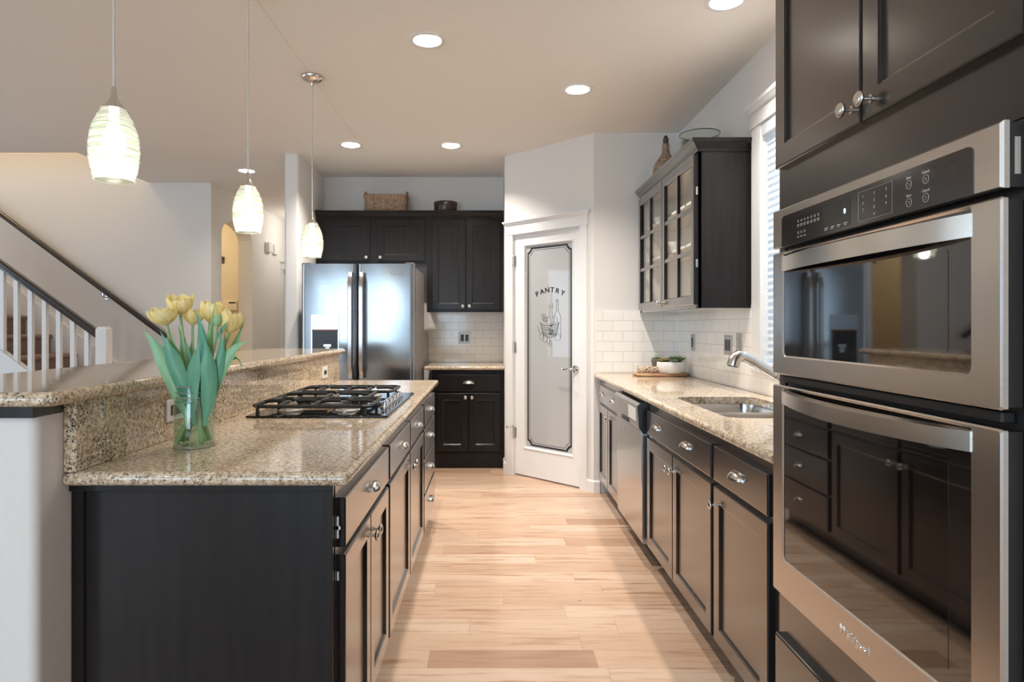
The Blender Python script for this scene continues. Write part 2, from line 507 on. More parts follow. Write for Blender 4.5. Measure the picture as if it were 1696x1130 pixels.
class MB:
    def __init__(s):
        s.v, s.f = [], []

    def add(s, vs, fs):
        b = len(s.v)
        s.v += [tuple(v) for v in vs]
        s.f += [tuple(i + b for i in f) for f in fs]
        return s

    def box(s, x0, x1, y0, y1, z0, z1):
        x0, x1 = min(x0, x1), max(x0, x1)
        y0, y1 = min(y0, y1), max(y0, y1)
        z0, z1 = min(z0, z1), max(z0, z1)
        return s.add([(x0, y0, z0), (x1, y0, z0), (x1, y1, z0), (x0, y1, z0), (x0, y0, z1), (x1, y0, z1), (x1, y1, z1), (x0, y1, z1)],
                     [(3, 2, 1, 0), (4, 5, 6, 7), (0, 1, 5, 4), (1, 2, 6, 5), (2, 3, 7, 6), (3, 0, 4, 7)])

    def loops(s, ls, cap0=True, cap1=True, closed=True):
        n = len(ls[0])
        vs = [p for l in ls for p in l]
        fs = []
        for i in range(len(ls) - 1):
            for j in range(n if closed else n - 1):
                k = (j + 1) % n
                fs.append((i * n + j, i * n + k, (i + 1) * n + k, (i + 1) * n + j))
        if cap0:
            fs.append(tuple(reversed(range(n))))
        if cap1:
            fs.append(tuple(range((len(ls) - 1) * n, len(ls) * n)))
        return s.add(vs, fs)

    def lathe(s, prof, segs=24, c=(0, 0, 0), ax='z', cap0=True, cap1=True):
        ls = []
        for r, h in prof:
            l = []
            for i in range(segs):
                a = 2 * PI * i / segs
                u, v = r * math.cos(a), r * math.sin(a)
                if ax == 'z':
                    p = (u, v, h)
                elif ax == 'y':
                    p = (u, h, -v)
                else:
                    p = (h, u, v)
                l.append((p[0] + c[0], p[1] + c[1], p[2] + c[2]))
            ls.append(l)
        return s.loops(ls, cap0, cap1)

    def tube(s, pts, rad, segs=10, caps=True, flat=1.0):
        pts = [Vector(p) for p in pts]
        n = len(pts)
        rad = rad if isinstance(rad, (list, tuple)) else [rad] * n
        ls = []
        up = None
        for i, p in enumerate(pts):
            t = (pts[min(i + 1, n - 1)] - pts[max(i - 1, 0)]).normalized()
            if up is None:
                up = Vector((0, 0, 1)) if abs(t.z) < 0.9 else Vector((1, 0, 0))
            b = t.cross(up).normalized()
            up = b.cross(t).normalized()
            ls.append([tuple(p + rad[i] * (math.cos(2 * PI * k / segs) * b + flat * math.sin(2 * PI * k / segs) * up)) for k in range(segs)])
        return s.loops(ls, caps, caps)

    def prism(s, polys, ax, a0, a1):
        """polygon (with holes) in the two other axes, extruded along ax from a0 to a1"""
        if not isinstance(polys[0][0], (tuple, list)):
            polys = [polys]
        a0, a1 = min(a0, a1), max(a0, a1)

        def P(u, v, a):
            return {'x': (a, u, v), 'y': (u, a, v), 'z': (u, v, a)}[ax]
        tri = tessellate_polygon([[Vector((u, v, 0)) for u, v in p] for p in polys])
        flat = [q for p in polys for q in p]
        n = len(flat)
        vs = [P(u, v, a0) for u, v in flat] + [P(u, v, a1) for u, v in flat]
        fs = []
        for t in tri:
            fs.append(tuple(t))
            fs.append(tuple(i + n for i in reversed(t)))
        b = 0
        for p in polys:
            m = len(p)
            for i in range(m):
                j = (i + 1) % m
                fs.append((b + i, b + j, n + b + j, n + b + i))
            b += m
        return s.add(vs, fs)

    def xform(s, mat):
        s.v = [tuple(mat @ Vector(v)) for v in s.v]
        return s

    def merge(s, o, mat=None):
        vs = [tuple(mat @ Vector(v)) for v in o.v] if mat is not None else o.v
        return s.add(vs, o.f)

    def build(s, name, mat, parent=None, smooth=False, bevel=0, segs=2, angle=35, loc=None, rot=None, solid=0):
        me = bpy.data.meshes.new(name)
        me.from_pydata(s.v, [], s.f)
        me.validate()
        import bmesh
        bm = bmesh.new()
        bm.from_mesh(me)
        bmesh.ops.recalc_face_normals(bm, faces=bm.faces)
        bm.to_mesh(me)
        bm.free()
        if smooth:
            me.shade_smooth()
            me.set_sharp_from_angle(angle=R(angle))
        me.materials.append(M[mat] if isinstance(mat, str) else mat)
        o = bpy.data.objects.new(name, me)
        C.objects.link(o)
        if parent:
            o.parent = parent
        if loc:
            o.location = loc
        if rot:
            o.rotation_euler = rot
        if solid:
            md = o.modifiers.new('solid', 'SOLIDIFY')
            md.thickness = solid
        if bevel:
            md = o.modifiers.new('bevel', 'BEVEL')
            md.width = bevel
            md.segments = segs
            md.limit_method = 'ANGLE'
            md.angle_limit = R(40)
        return o


def thing(name, label, cat, loc=(0, 0, 0), rz=0.0, group=None):
    o = bpy.data.objects.new(name, None)
    o.empty_display_size = 0.1
    o.location = loc
    o.rotation_euler = (0, 0, rz)
    C.objects.link(o)
    return tag(o, label, cat, group)


def tag(o, label, cat, group=None):
    o['label'] = label
    o['category'] = cat
    if group:
        o['group'] = group
    return o


def struct(o, label=None, cat=None):
    o['kind'] = 'structure'
    if label:
        o['label'] = label
        o['category'] = cat or 'wall'
    return o


def dup(root, loc, rz, label, group=None):
    r = root.copy()
    C.objects.link(r)
    r.location = loc
    r.rotation_euler = (0, 0, rz)
    r['label'] = label
    if group:
        r['group'] = group
    for ch in list(root.children):
        c = ch.copy()
        C.objects.link(c)
        c.parent = r
        for g in list(ch.children):
            d = g.copy()
            C.objects.link(d)
            d.parent = c
    return r


def rrect(x0, x1, y0, y1, r, n=6, off=0.0):
    """rounded rectangle, counter-clockwise; off grows it outward"""
    x0, x1, y0, y1 = x0 - off, x1 + off, y0 - off, y1 + off
    rs = r if isinstance(r, (list, tuple)) else [r] * 4   # corners: x1y0, x1y1, x0y1, x0y0
    rs = [max(q + off, 0.0006) for q in rs]
    cs = [(x1 - rs[0], y0 + rs[0], -90), (x1 - rs[1], y1 - rs[1], 0), (x0 + rs[2], y1 - rs[2], 90), (x0 + rs[3], y0 + rs[3], 180)]
    out = []
    for (cx, cy, a0), rr in zip(cs, rs):
        for i in range(n + 1):
            a = R(a0 + 90 * i / n)
            out.append((cx + rr * math.cos(a), cy + rr * math.sin(a)))
    return out


def slab(x0, x1, y0, y1, z0, z1, corner, holes=(), edge=None):
    """counter slab with a full round edge and optional cut-outs"""
    mb = MB()
    t = (z1 - z0) / 2
    e = edge or t * 0.95
    ls = []
    K = 8
    for i in range(K + 1):
        a = -PI / 2 + PI * i / K
        off = e * (math.cos(a) - 1)
        z = (z0 + z1) / 2 + t * math.sin(a)
        ls.append([(x, y, z) for x, y in rrect(x0, x1, y0, y1, corner, 6, off)])
    mb.loops(ls, False, False)
    for z, l in ((z0, ls[0]), (z1, ls[-1])):
        polys = [[(p[0], p[1]) for p in l]] + [list(h) for h in holes]
        tri = tessellate_polygon([[Vector((u, v, 0)) for u, v in p] for p in polys])
        mb.add([(u, v, z) for p in polys for u, v in p], tri)
    for h in holes:
        mb.loops([[(u, v, z0) for u, v in h], [(u, v, z1) for u, v in h]], False, False)
    return mb


def text_mb(txt, size, extrude=0.0006, spacing=1.0, shear=0.0):
    """lettering in the XZ plane facing -Y, centred on the origin"""
    cu = bpy.data.curves.new('txt', 'FONT')
    cu.body = txt
    cu.size = size
    cu.extrude = extrude
    cu.align_x = 'CENTER'
    cu.align_y = 'CENTER'
    cu.space_character = spacing
    cu.shear = shear
    cu.resolution_u = 3
    ob = bpy.data.objects.new('txt', cu)
    C.objects.link(ob)
    dg = bpy.context.evaluated_depsgraph_get()
    me = bpy.data.meshes.new_from_object(ob.evaluated_get(dg))
    mb = MB()
    mb.add([(v.co.x, -v.co.z, v.co.y) for v in me.vertices], [tuple(p.vertices) for p in me.polygons])
    bpy.data.objects.remove(ob)
    bpy.data.curves.remove(cu)
    bpy.data.meshes.remove(me)
    return mb


def bez(p0, p1, p2, p3, n):
    p0, p1, p2, p3 = map(Vector, (p0, p1, p2, p3))
    out = []
    for i in range(n + 1):
        t = i / n
        out.append(p0 * (1 - t) ** 3 + p1 * 3 * t * (1 - t) ** 2 + p2 * 3 * t * t * (1 - t) + p3 * t ** 3)
    return out


# ------------------------------------------------------------------ cabinet helpers (local: x along front, -y outward, z up)


def panel_front(x0, x1, z0, z1, y=0.0, t=0.02, stile=0.057, shaker=True):
    mb = MB()

    def L(ins, yy):
        return [(x0 + ins, yy, z0 + ins), (x1 - ins, yy, z0 + ins), (x1 - ins, yy, z1 - ins), (x0 + ins, yy, z1 - ins)]
    ls = [L(0, y), L(0, y - t + 0.005), L(0.0015, y - t + 0.0015), L(0.005, y - t)]
    if shaker:
        ls += [L(stile, y - t), L(stile + 0.002, y - t + 0.003), L(stile + 0.004, y - t + 0.0035), L(stile + 0.010, y - t + 0.010)]
    mb.loops(ls, True, True)
    return mb


def knob(parent, x, z, y=-0.02):
    mb = MB()
    mb.lathe([(0.009, 0), (0.009, -0.002), (0.0048, -0.004), (0.0045, -0.016), (0.007, -0.018), (0.0150, -0.0215), (0.0165, -0.025), (0.0150, -0.0285), (0.010, -0.031), (0.001, -0.032)], 18, (x, y, z), 'y')
    return mb.build('knob', 'nickel', parent, smooth=True, angle=50)


def cup_pull(parent, x, z, y=-0.02, a=0.044, h=0.026, d=0.026):
    mb = MB()
    ls = []
    nu, nv = 16, 7
    for j in range(nv + 1):
        th = (PI / 2) * j / nv
        l = []
        for i in range(nu + 1):
            ph = PI * i / nu
            sp_ = math.sin(ph) ** 0.75
            l.append((x + a * math.cos(ph), y - 0.002 - d * sp_ * math.sin(th), z - 0.008 + h * sp_ * math.cos(th)))
        ls.append(l)
    # inner shell gives the cup its thickness
    mb.loops(ls, False, False, closed=False)
    ls2 = []
    for j in range(nv + 1):
        th = (PI / 2) * j / nv
        l = []
        for i in range(nu + 1):
            ph = PI * i / nu
            sp_ = math.sin(ph) ** 0.75
            l.append((x + (a - 0.003) * math.cos(ph), y - 0.002 - (d - 0.003) * sp_ * math.sin(th), z - 0.008 + (h - 0.003) * sp_ * math.cos(th)))
        ls2.append(l)
    mb.loops(ls2, False, False, closed=False)
    n = nu + 1
    mb.loops([ls[-1], ls2[-1]], False, False, closed=False)
    # back flange
    fl = [(x + (a + 0.004) * math.cos(PI * i / nu), z - 0.010 + (h + 0.005) * math.sin(PI * i / nu) ** 0.8) for i in range(nu + 1)]
    mb.prism(fl, 'y', y, y - 0.0025)
    return mb.build('cup_pull', 'nickel', parent, smooth=True, angle=50)


def cabinet(name, label, loc, rz, wd, dp, z0, z1, fronts, toe=0.105, toe_in=0.075, group=None, crown=None, plinth=False, hollow=False):
    t = thing(name, label, 'cabinet', loc, rz, group)
    mb = MB()
    if hollow:
        mb.box(0, wd, 0, 0.02, toe, z1)
        mb.box(0, 0.018, 0.02, dp, toe, z1)
        mb.box(wd - 0.018, wd, 0.02, dp, toe, z1)
        mb.box(0.018, wd - 0.018, dp - 0.012, dp, toe, z1)
        mb.box(0.018, wd - 0.018, 0.02, dp - 0.012, toe, toe + 0.018)
        mb.box(0, wd, toe_in, dp, 0, toe)
    elif toe:
        mb.box(0, wd, 0, dp, toe, z1)
        if plinth:
            mb.box(0, wd, -0.012, dp, 0, toe)
            mb.box(0, wd, -0.018, 0.0, 0, 0.075)
        else:
            mb.box(0, wd, toe_in, dp, 0, toe)
    else:
        mb.box(0, wd, 0, dp, z0, z1)
    mb.build('cabinet_body', 'cab', t)
    for fr in fronts:
        kind, x0, x1, a0, a1 = fr[:5]
        if kind == 'door':
            d = panel_front(x0, x1, a0, a1).build('door', 'cab', t)
            if fr[5]:
                knob(d, fr[5][0], fr[5][1])
        elif kind == 'drawer':
            d = panel_front(x0, x1, a0, a1, shaker=False).build('drawer', 'cab', t)
            for px in fr[5]:
                cup_pull(d, px, (a0 + a1) / 2 + 0.002)
    if crown:
        crown_on(t, 0, wd, dp, z1, crown)
    return t


def crown_on(t, x0, x1, dp, z, sides=(True, True), h=0.055, out=0.045):
    """moulding swept round the front and the free sides"""
    prof = [(0.0, -0.012), (0.008, -0.010), (0.008, 0.002), (0.014, 0.006), (0.022, 0.018), (0.034, 0.030), (0.040, 0.034), (out, 0.036), (out, h), (0.0, h)]
    mb = MB()
    sl, sr = sides
    ls = []
    for o, dz in prof:
        l = []
        xa = x0 - (o if sl else 0)
        xb = x1 + (o if sr else 0)
        l = [(xa, dp, z + dz), (xa, -o, z + dz), (xb, -o, z + dz), (xb, dp, z + dz)]
        ls.append(l)
    mb.loops(ls, False, False, closed=False)
    # top board closes it
    mb.box(x0, x1, 0, dp, z, z + h - 0.001)
    mb.add([ls[-2][0], ls[-2][1], ls[-2][2], ls[-2][3]], [(0, 1, 2, 3)])
    return mb.build('crown_moulding', 'cab', t)


# ------------------------------------------------------------------ THE SETTING
CEIL = 2.75
FX0, FX1, FY0, FY1 = -7.0, 1.44, -4.0, 10.6
mb = MB().box(FX0 - 0.3, FX1 + 0.2, FY0 - 0.2, FY1 + 0.2, -0.08, 0)
struct(mb.build('floor', 'floor'), 'pale maple plank floor of the kitchen', 'floor')

CANS = [(-0.328, 3.33), (0.542, 4.02), (-1.14, 5.246), (-0.326, 5.264), (1.07, 2.93), (-2.32, 6.12)]
CAN_R = 0.074
poly = [(-7.3, -4.2), (1.64, -4.2), (1.64, 10.8), (-5.2, 10.8), (-5.2, 6.75), (-3.52, 6.75), (-3.52, 5.48), (-7.3, 5.48)]
holes = [[(cx + CAN_R * math.cos(2 * PI * i / 28), cy + CAN_R * math.sin(2 * PI * i / 28)) for i in range(28)] for cx, cy in CANS]
mb = MB().prism([poly] + holes, 'z', CEIL, CEIL + 0.25)
struct(mb.build('ceiling', 'ceil'), 'tan painted kitchen ceiling with recessed lights', 'ceiling')
mb = MB().box(-1.066, -1.060, 1.2, 5.5, CEIL - 0.0015, CEIL)
struct(mb.build('trim_1', 'seam'), 'faint straight seam on the ceiling along the pendants', 'trim')

# right wall with the window over the sink
WY0, WY1, WZ0, WZ1 = 2.36, 3.40, 1.05, 2.34
mb = MB().prism([[(-4.2, 0), (4.92 + 0.1, 0), (4.92 + 0.1, CEIL), (-4.2, CEIL)], [(WY0, WZ0), (WY1, WZ0), (WY1, WZ1), (WY0, WZ1)]], 'x', 1.44, 1.60)
struct(mb.build('wall_right', 'wall'), 'painted wall with the window over the sink', 'wall')
mb = MB().prism([(0.785, 4.92), (1.62, 4.92), (1.62, 5.04), (0.835, 5.04)], 'z', 0, CEIL)
struct(mb.build('wall_end', 'wall'), 'short painted wall between pantry and sink run', 'wall')

# pantry wall at 45 degrees: local x runs along it, -y faces the kitchen
P0 = (0.122, 5.60)
PLEN = 0.945
PRZ = R(-45)
DT0, DT1, DZ1 = 0.103, 0.816, 2.05
mb = MB().prism([(0, 0), (DT0, 0), (DT0, DZ1), (DT1, DZ1), (DT1, 0), (PLEN, 0), (PLEN, CEIL), (0, CEIL)], 'y', 0, 0.10)
struct(mb.build('wall_pantry', 'wall', loc=(*P0, 0), rot=(0, 0, PRZ)), 'angled painted wall holding the pantry door', 'wall')
mb = MB().box(0.122, 0.24, 5.60, 6.50, 0, CEIL)
struct(mb.build('wall_pantry_side', 'wall'), 'painted pantry side wall next to the back cabinets', 'wall')
mb = MB().box(0.24, 1.6, 6.40, 6.50, 0, CEIL)
struct(mb.build('wall_pantry_back', 'wall'), 'wall at the back of the pantry', 'wall')
mb = MB().box(-1.77, 0.122, 6.38, 6.50, 0, CEIL)
struct(mb.build('wall_back', 'wall'), 'painted back wall above fridge and cabinets', 'wall')
mb = MB().prism(rrect(-1.77, -1.65, 5.52, 6.50, [0.02, 0.0, 0.0, 0.02], 5), 'z', 0, CEIL)
struct(mb.build('wall_pillar', 'wall', smooth=True), 'narrow painted wall end beside the fridge', 'wall')
# stair wall and hall wall with its arch
mb = MB().box(-8.2, -2.88, 6.63, 6.74, 0, 5.4)
struct(mb.build('wall_stair', 'wall'), 'tall painted wall behind the stairs', 'wall')
arch = []
AY0, AY1, AS, AT = 6.89, 7.78, 2.25, 2.45
for i in range(17):
    a = PI - PI * i / 16
    yy = (AY0 + AY1) / 2 + (AY1 - AY0) / 2 * math.cos(a)
    zz = AS + (AT - AS) * math.sin(a) ** 0.8
    arch.append((yy, zz))
poly = [(6.74, 0), (AY0, 0)] + arch + [(AY1, 0), (8.90, 0), (8.90, 2.06), (9.70, 2.06), (9.70, 0), (10.7, 0), (10.7, CEIL), (6.74, CEIL)]
mb = MB().prism(poly, 'x', -3.05, -2.88)
struct(mb.build('wall_hall', 'wall'), 'painted hall wall with an arched opening', 'wall')
mb = MB().box(-5.2, -3.05, 8.40, 8.52, 0, CEIL)
struct(mb.build('wall_entry', 'wall_warm'), 'warm lit entry wall seen through the arch', 'wall')
mb = MB().box(-5.3, -5.2, 6.75, 8.52, 0, CEIL)
struct(mb.build('wall_entry_left', 'wall_warm'), 'entry side wall', 'wall')
mb = MB().box(-5.2, 1.6, 10.6, 10.75, 0, CEIL)
struct(mb.build('wall_hall_end', 'wall'), 'wall at the end of the hall', 'wall')
mb = MB().box(-1.77, -1.65, 6.50, 10.6, 0, CEIL)
struct(mb.build('wall_hall_right', 'wall'), 'hall wall behind the kitchen', 'wall')
# stairwell above the ceiling
mb = MB().box(-3.52, -3.40, 5.36, 6.63, CEIL + 0.25, 5.4)
mb.box(-7.0, -3.52, 5.36, 5.48, CEIL + 0.25, 5.4)
struct(mb.build('wall_stairwell', 'wall'), 'upper stairwell walls', 'wall')
mb = MB().box(-8.2, -3.4, 5.36, 6.75, 5.4, 5.5)
struct(mb.build('ceiling_stairwell', 'wall'), 'ceiling over the stairwell', 'ceiling')
# left wall with the living-room window
mb = MB().prism([[(-4.2, 0), (6.63, 0), (6.63, 5.4), (-4.2, 5.4)], [(1.4, 0.6), (4.75, 0.6), (4.75, 2.45), (1.4, 2.45)]], 'x', -7.12, -7.0)
struct(mb.build('wall_left', 'wall'), 'living room wall with a wide window', 'wall')
# rear wall with two openings
mb = MB().prism([[(-7.2, 0), (1.6, 0), (1.6, CEIL), (-7.2, CEIL)], [(-4.9, 0.35), (-3.2, 0.35), (-3.2, 2.45), (-4.9, 2.45)], [(-2.7, 0.08), (-0.6, 0.08), (-0.6, 2.35), (-2.7, 2.35)]], 'y', -4.1, -4.0)
struct(mb.build('wall_rear', 'wall'), 'dining room wall with windows behind the kitchen', 'wall')

# raised pony wall under the bar
mb = MB().prism(rrect(-1.42, -1.042, 1.475, 4.30, [0.022, 0.0, 0.0, 0.0], 6), 'z', 0, 1.062)
struct(mb.build('wall_bar', 'pony', smooth=True), 'white pony wall carrying the raised bar top', 'wall')
mb = MB().box(-1.44, -1.040, 1.462, 4.31, 1.062, 1.087)
struct(mb.build('trim_2', 'cab'), 'dark strip capping the white pony wall', 'trim')

# baseboards
def baseboard(name, pts, h=0.095, t=0.014):
    mb = MB()
    ls = []
    for x, y, nx, ny in pts:
        ls.append([(x, y, 0), (x + nx * t, y + ny * t, 0), (x + nx * t, y + ny * t, h - 0.012), (x + nx * t * 0.4, y + ny * t * 0.4, h), (x, y, h)])
    mb.loops(ls, True, True)
    return struct(mb.build(name, 'white'))


s2 = math.sqrt(0.5)


def pw(t, y=0.0):
    return (P0[0] + t * s2 - y * 0 + y * s2, P0[1] - t * s2 + y * s2)


baseboard('baseboard_pantry', [(*pw(0.878), -s2, -s2), (0.79, 4.92, -0.38, -0.92), (0.833, 4.92, 0, -1)])
baseboard('baseboard_pantry_left', [(0.122, 5.78, -1, 0), (0.122, 5.60, -0.92, -0.38), (*pw(0.03), -s2, -s2)])
baseboard('baseboard_hall', [(-2.88, 10.6, 1, 0), (-2.88, 9.77, 1, 0)])
baseboard('baseboard_hall_near', [(-2.88, 8.83, 1, 0), (-2.88, 7.78, 1, 0)])
baseboard('baseboard_pillar', [(-1.77, 6.4, -1, 0), (-1.77, 5.52, -0.7, -0.7), (-1.65, 5.52, 0.7, -0.7), (-1.65, 6.3, 1, 0)])

# tile
mb = MB().box(0.803, 1.44, 4.912, 4.92, 0.914, 1.39)
struct(mb.build('wall_tile_end', 'tilex'), 'white subway tile on the short end wall', 'tile')
mb = MB().box(1.432, 1.44, 3.52, 4.912, 0.914, 1.39)
mb.box(1.432, 1.44, 1.79, 3.52, 0.914, 1.03)
struct(mb.build('wall_tile_right', 'tiley'), 'white subway tile along the sink wall', 'tile')
mb = MB().box(-0.62, 0.122, 6.372, 6.38, 0.914, 1.41)
struct(mb.build('wall_tile_back', 'tilex'), 'subway tile between back counter and back cabinet', 'tile')

# window over the sink
win = struct(thing('window_1', 'white framed window over the kitchen sink', 'window', (1.44, WY1, 0), R(-90)))
WW = WY1 - WY0
mb = MB()
mb.box(-0.11, 0, -0.02, 0, WZ0 - 0.03, WZ1)
mb.box(WW, WW + 0.11, -0.02, 0, WZ0 - 0.03, WZ1)
mb.box(-0.12, WW + 0.12, -0.026, 0, WZ1, WZ1 + 0.09)
ls = []
for o, z in [(0.0, WZ1 + 0.075), (0.010, WZ1 + 0.08), (0.022, WZ1 + 0.10), (0.026, WZ1 + 0.105), (0.026, WZ1 + 0.125), (0.0, WZ1 + 0.125)]:
    ls.append([(-0.12 - o, 0, z), (-0.12 - o, -0.026 - o, z), (WW + 0.12 + o, -0.026 - o, z), (WW + 0.12 + o, 0, z)])
mb.loops(ls, True, True)
mb.build('window_casing', 'white', win)
mb = MB()
mb.box(0, 0.012, 0, 0.16, WZ0, WZ1)
mb.box(WW - 0.012, WW, 0, 0.16, WZ0, WZ1)
mb.box(0.012, WW - 0.012, 0, 0.16, WZ1 - 0.012, WZ1)
mb.build('window_jamb', 'white', win)
mb = MB().box(-0.11, WW + 0.11, -0.03, 0.15, WZ0 - 0.024, WZ0)
mb.build('window_sill', 'white', win, bevel=0.004)
mb = MB()
for x0, x1 in ((0.012, 0.055), (WW / 2 - 0.03, WW / 2 + 0.03), (WW - 0.055, WW - 0.012)):
    mb.box(x0, x1, 0.10, 0.14, WZ0, WZ1 - 0.012)
mb.box(0.055, WW - 0.055, 0.10, 0.14, WZ0, WZ0 + 0.05)
mb.box(0.055, WW - 0.055, 0.10, 0.14, WZ1 - 0.062, WZ1 - 0.012)
mb.build('window_frame', 'white', win)
MB().box(0.04, WW - 0.04, 0.118, 0.122, WZ0 + 0.02, WZ1 - 0.03).build('window_pane', 'glass', win)

bl = thing('window_blind', 'white slatted blind hanging in the window over the sink', 'blind', (1.44, WY1, 0), R(-90))
MB().box(0.015, WW - 0.015, -0.018, 0.042, WZ1 - 0.07, WZ1 - 0.013).build('head_rail', 'blind', bl, bevel=0.003)
mb = MB()
z = WZ1 - 0.095
while z > WZ0 + 0.05:
    mb.loops([[(x, 0.014 + 0.024 * math.cos(R(70)) * k - 0.0015 * (1 - k * k), z + 0.024 * math.sin(R(70)) * k) for k in (-1, -0.5, 0, 0.5, 1)] for x in (0.018, WW - 0.018)], False, False, closed=False)
    z -= 0.036
mb.build('slats', 'blind', bl, solid=0.0028)
MB().box(0.018, WW - 0.018, -0.010, 0.038, WZ0 + 0.012, WZ0 + 0.03).build('bottom_rail', 'blind', bl, bevel=0.002)
mb = MB()
for x in (0.12, WW / 2, WW - 0.12):
    mb.tube([(x, 0.014, WZ0 + 0.03), (x, 0.014, WZ1 - 0.07)], 0.0012, 5)
mb.build('ladder_cord', 'blind', bl)

# windows behind the camera and in the living room
for nm, lbl, loc, rz, ww, z0, z1 in (('window_2', 'dining room window behind the kitchen', (-3.2, -4.0, 0), PI, 1.7, 0.35, 2.45),
                                     ('window_3', 'glazed patio door behind the kitchen', (-0.6, -4.0, 0), PI, 2.1, 0.08, 2.35),
                                     ('window_4', 'wide living room window', (-7.0, 1.4, 0), R(90), 3.35, 0.6, 2.45)):
    wn_ = struct(thing(nm, lbl, 'window', loc, rz))
    mb = MB()
    for x0, x1 in ((0, 0.06), (ww / 2 - 0.04, ww / 2 + 0.04), (ww - 0.06, ww)):
        mb.box(x0, x1, 0.02, 0.07, z0, z1)
    mb.box(0.06, ww - 0.06, 0.02, 0.07, z0, z0 + 0.06)
    mb.box(0.06, ww - 0.06, 0.02, 0.07, z1 - 0.06, z1)
    mb.build('window_frame', 'white', wn_)
    mb = MB()
    mb.box(-0.09, 0, -0.02, 0, z0 - 0.06, z1)
    mb.box(ww, ww + 0.09, -0.02, 0, z0 - 0.06, z1)
    mb.box(-0.1, ww + 0.1, -0.024, 0, z1, z1 + 0.12)
    mb.build('window_casing', 'white', wn_)

# ------------------------------------------------------------------ pantry door
dr = struct(thing('door_1', 'white pantry door with tall frosted glass pane', 'door', (*P0, 0), PRZ))
LT0, LT1, LZ0, LZ1 = 0.228, 0.722, 0.255, 1.945


def ringloop(x0, x1, z0, z1, y):
    return [(x0, y, z0), (x1, y, z0), (x1, y, z1), (x0, y, z1)]


a0, a1, b0, b1 = DT0 + 0.004, DT1 - 0.004, 0.012, DZ1 - 0.006
mb = MB()
ls = [ringloop(LT0, LT1, LZ0, LZ1, 0.052), ringloop(a0, a1, b0, b1, 0.052), ringloop(a0, a1, b0, b1, 0.012), ringloop(LT0 - 0.022, LT1 + 0.022, LZ0 - 0.022, LZ1 + 0.022, 0.012),
      ringloop(LT0 - 0.016, LT1 + 0.016, LZ0 - 0.016, LZ1 + 0.016, 0.007), ringloop(LT0 - 0.008, LT1 + 0.008, LZ0 - 0.008, LZ1 + 0.008, 0.008), ringloop(LT0, LT1, LZ0, LZ1, 0.022), ringloop(LT0, LT1, LZ0, LZ1, 0.052)]
mb.loops(ls, False, False)
mb.build('door_leaf', 'white', dr)
pane = MB().box(LT0 - 0.002, LT1 + 0.002, 0.026, 0.032, LZ0 - 0.002, LZ1 + 0.002).build('glass_pane', 'frost', dr)


def notch_rect(ins, r):
    """border path with stepped-in corners"""
    x0, x1, z0, z1 = LT0 + ins, LT1 - ins, LZ0 + ins, LZ1 - ins
    out = []
    for cx, cz, sx, sz in ((x0, z0, 1, 1), (x1, z0, -1, 1), (x1, z1, -1, -1), (x0, z1, 1, -1)):
        q = [(cx, cz + sz * r), (cx + sx * r * 0.35, cz + sz * r * 0.9), (cx + sx * r * 0.9, cz + sz * r * 0.35), (cx + sx * r, cz)]
        if (sx * sz) < 0:
            q.reverse()
        out += q
    return out


mb = MB()
for i0, i1, r in ((0.012, 0.026, 0.04), (0.036, 0.0395, 0.04)):
    A, B = notch_rect(i0, r), notch_rect(i1, r)
    mb.loops([[(x, 0.0262, z) for x, z in A], [(x, 0.0254, z) for x, z in A], [(x, 0.0254, z) for x, z in B], [(x, 0.0262, z) for x, z in B]], False, False)
mb.build('etched_border', 'ink', pane)
mb = MB()
for i, ch in enumerate('PANTRY'):
    k = (i - 2.5) / 2.5
    ang = -k * R(24)
    cx, cz = 0.482 + 0.135 * k, 1.568 - 0.030 * k * k
    g = text_mb(ch, 0.058, 0.0005)
    # heavier strokes
    mb.merge(g, Matrix.Translation((cx, 0.0256, cz)) @ Matrix.Rotation(-ang, 4, 'Y') @ Matrix.Diagonal((1.12, 1, 1, 1)))
    mb.merge(g, Matrix.Translation((cx, 0.0256, cz + 0.0018)) @ Matrix.Rotation(-ang, 4, 'Y') @ Matrix.Diagonal((1.12, 1, 1, 1)))
    mb.merge(g, Matrix.Translation((cx + 0.0030, 0.0256, cz)) @ Matrix.Rotation(-ang, 4, 'Y') @ Matrix.Diagonal((1.12, 1, 1, 1)))
mb.build('pantry_lettering', 'ink', pane)
# line drawing of a fruit basket with bottle and jar
mb = MB()
DX, DZ = 0.478, 1.17


def stroke(pts, wd=0.0016):
    mb.tube([(DX + x, 0.0258, DZ + z) for x, z in pts], wd * 1.25, 5, flat=0.35)


def ell(cx, cz, rx, rz_, a0=0, a1=360, n=18, wd=0.0014):
    stroke([(cx + rx * math.cos(R(a0 + (a1 - a0) * i / n)), cz + rz_ * math.sin(R(a0 + (a1 - a0) * i / n))) for i in range(n + 1)], wd)


stroke([(0.115, 0.0), (0.122, 0.02), (0.122, 0.17), (0.112, 0.20), (0.094, 0.225), (0.092, 0.315), (0.076, 0.315), (0.074, 0.225), (0.058, 0.20), (0.050, 0.175), (0.050, 0.12)], 0.0018)
ell(0.084, 0.315, 0.012, 0.006)
stroke([(0.035, 0.17), (0.035, 0.225), (0.000, 0.225), (0.000, 0.17)], 0.0014)
stroke([(0.037, 0.245), (0.037, 0.285), (-0.002, 0.285), (-0.002, 0.245), (0.037, 0.245)], 0.0014)
stroke([(-0.002, 0.265), (0.037, 0.265)])
for k, (zz, ra, rb) in enumerate(((0.115, 0.098, 0.026), (0.075, 0.086, 0.024), (0.035, 0.070, 0.020))):
    ell(0.005, zz + 0.02, ra, rb, 180, 360, 16, 0.003)
    ell(0.005, zz, ra * 0.95, rb, 180, 360, 16, 0.002)
stroke([(-0.095, 0.135), (-0.062, 0.02)], 0.002)
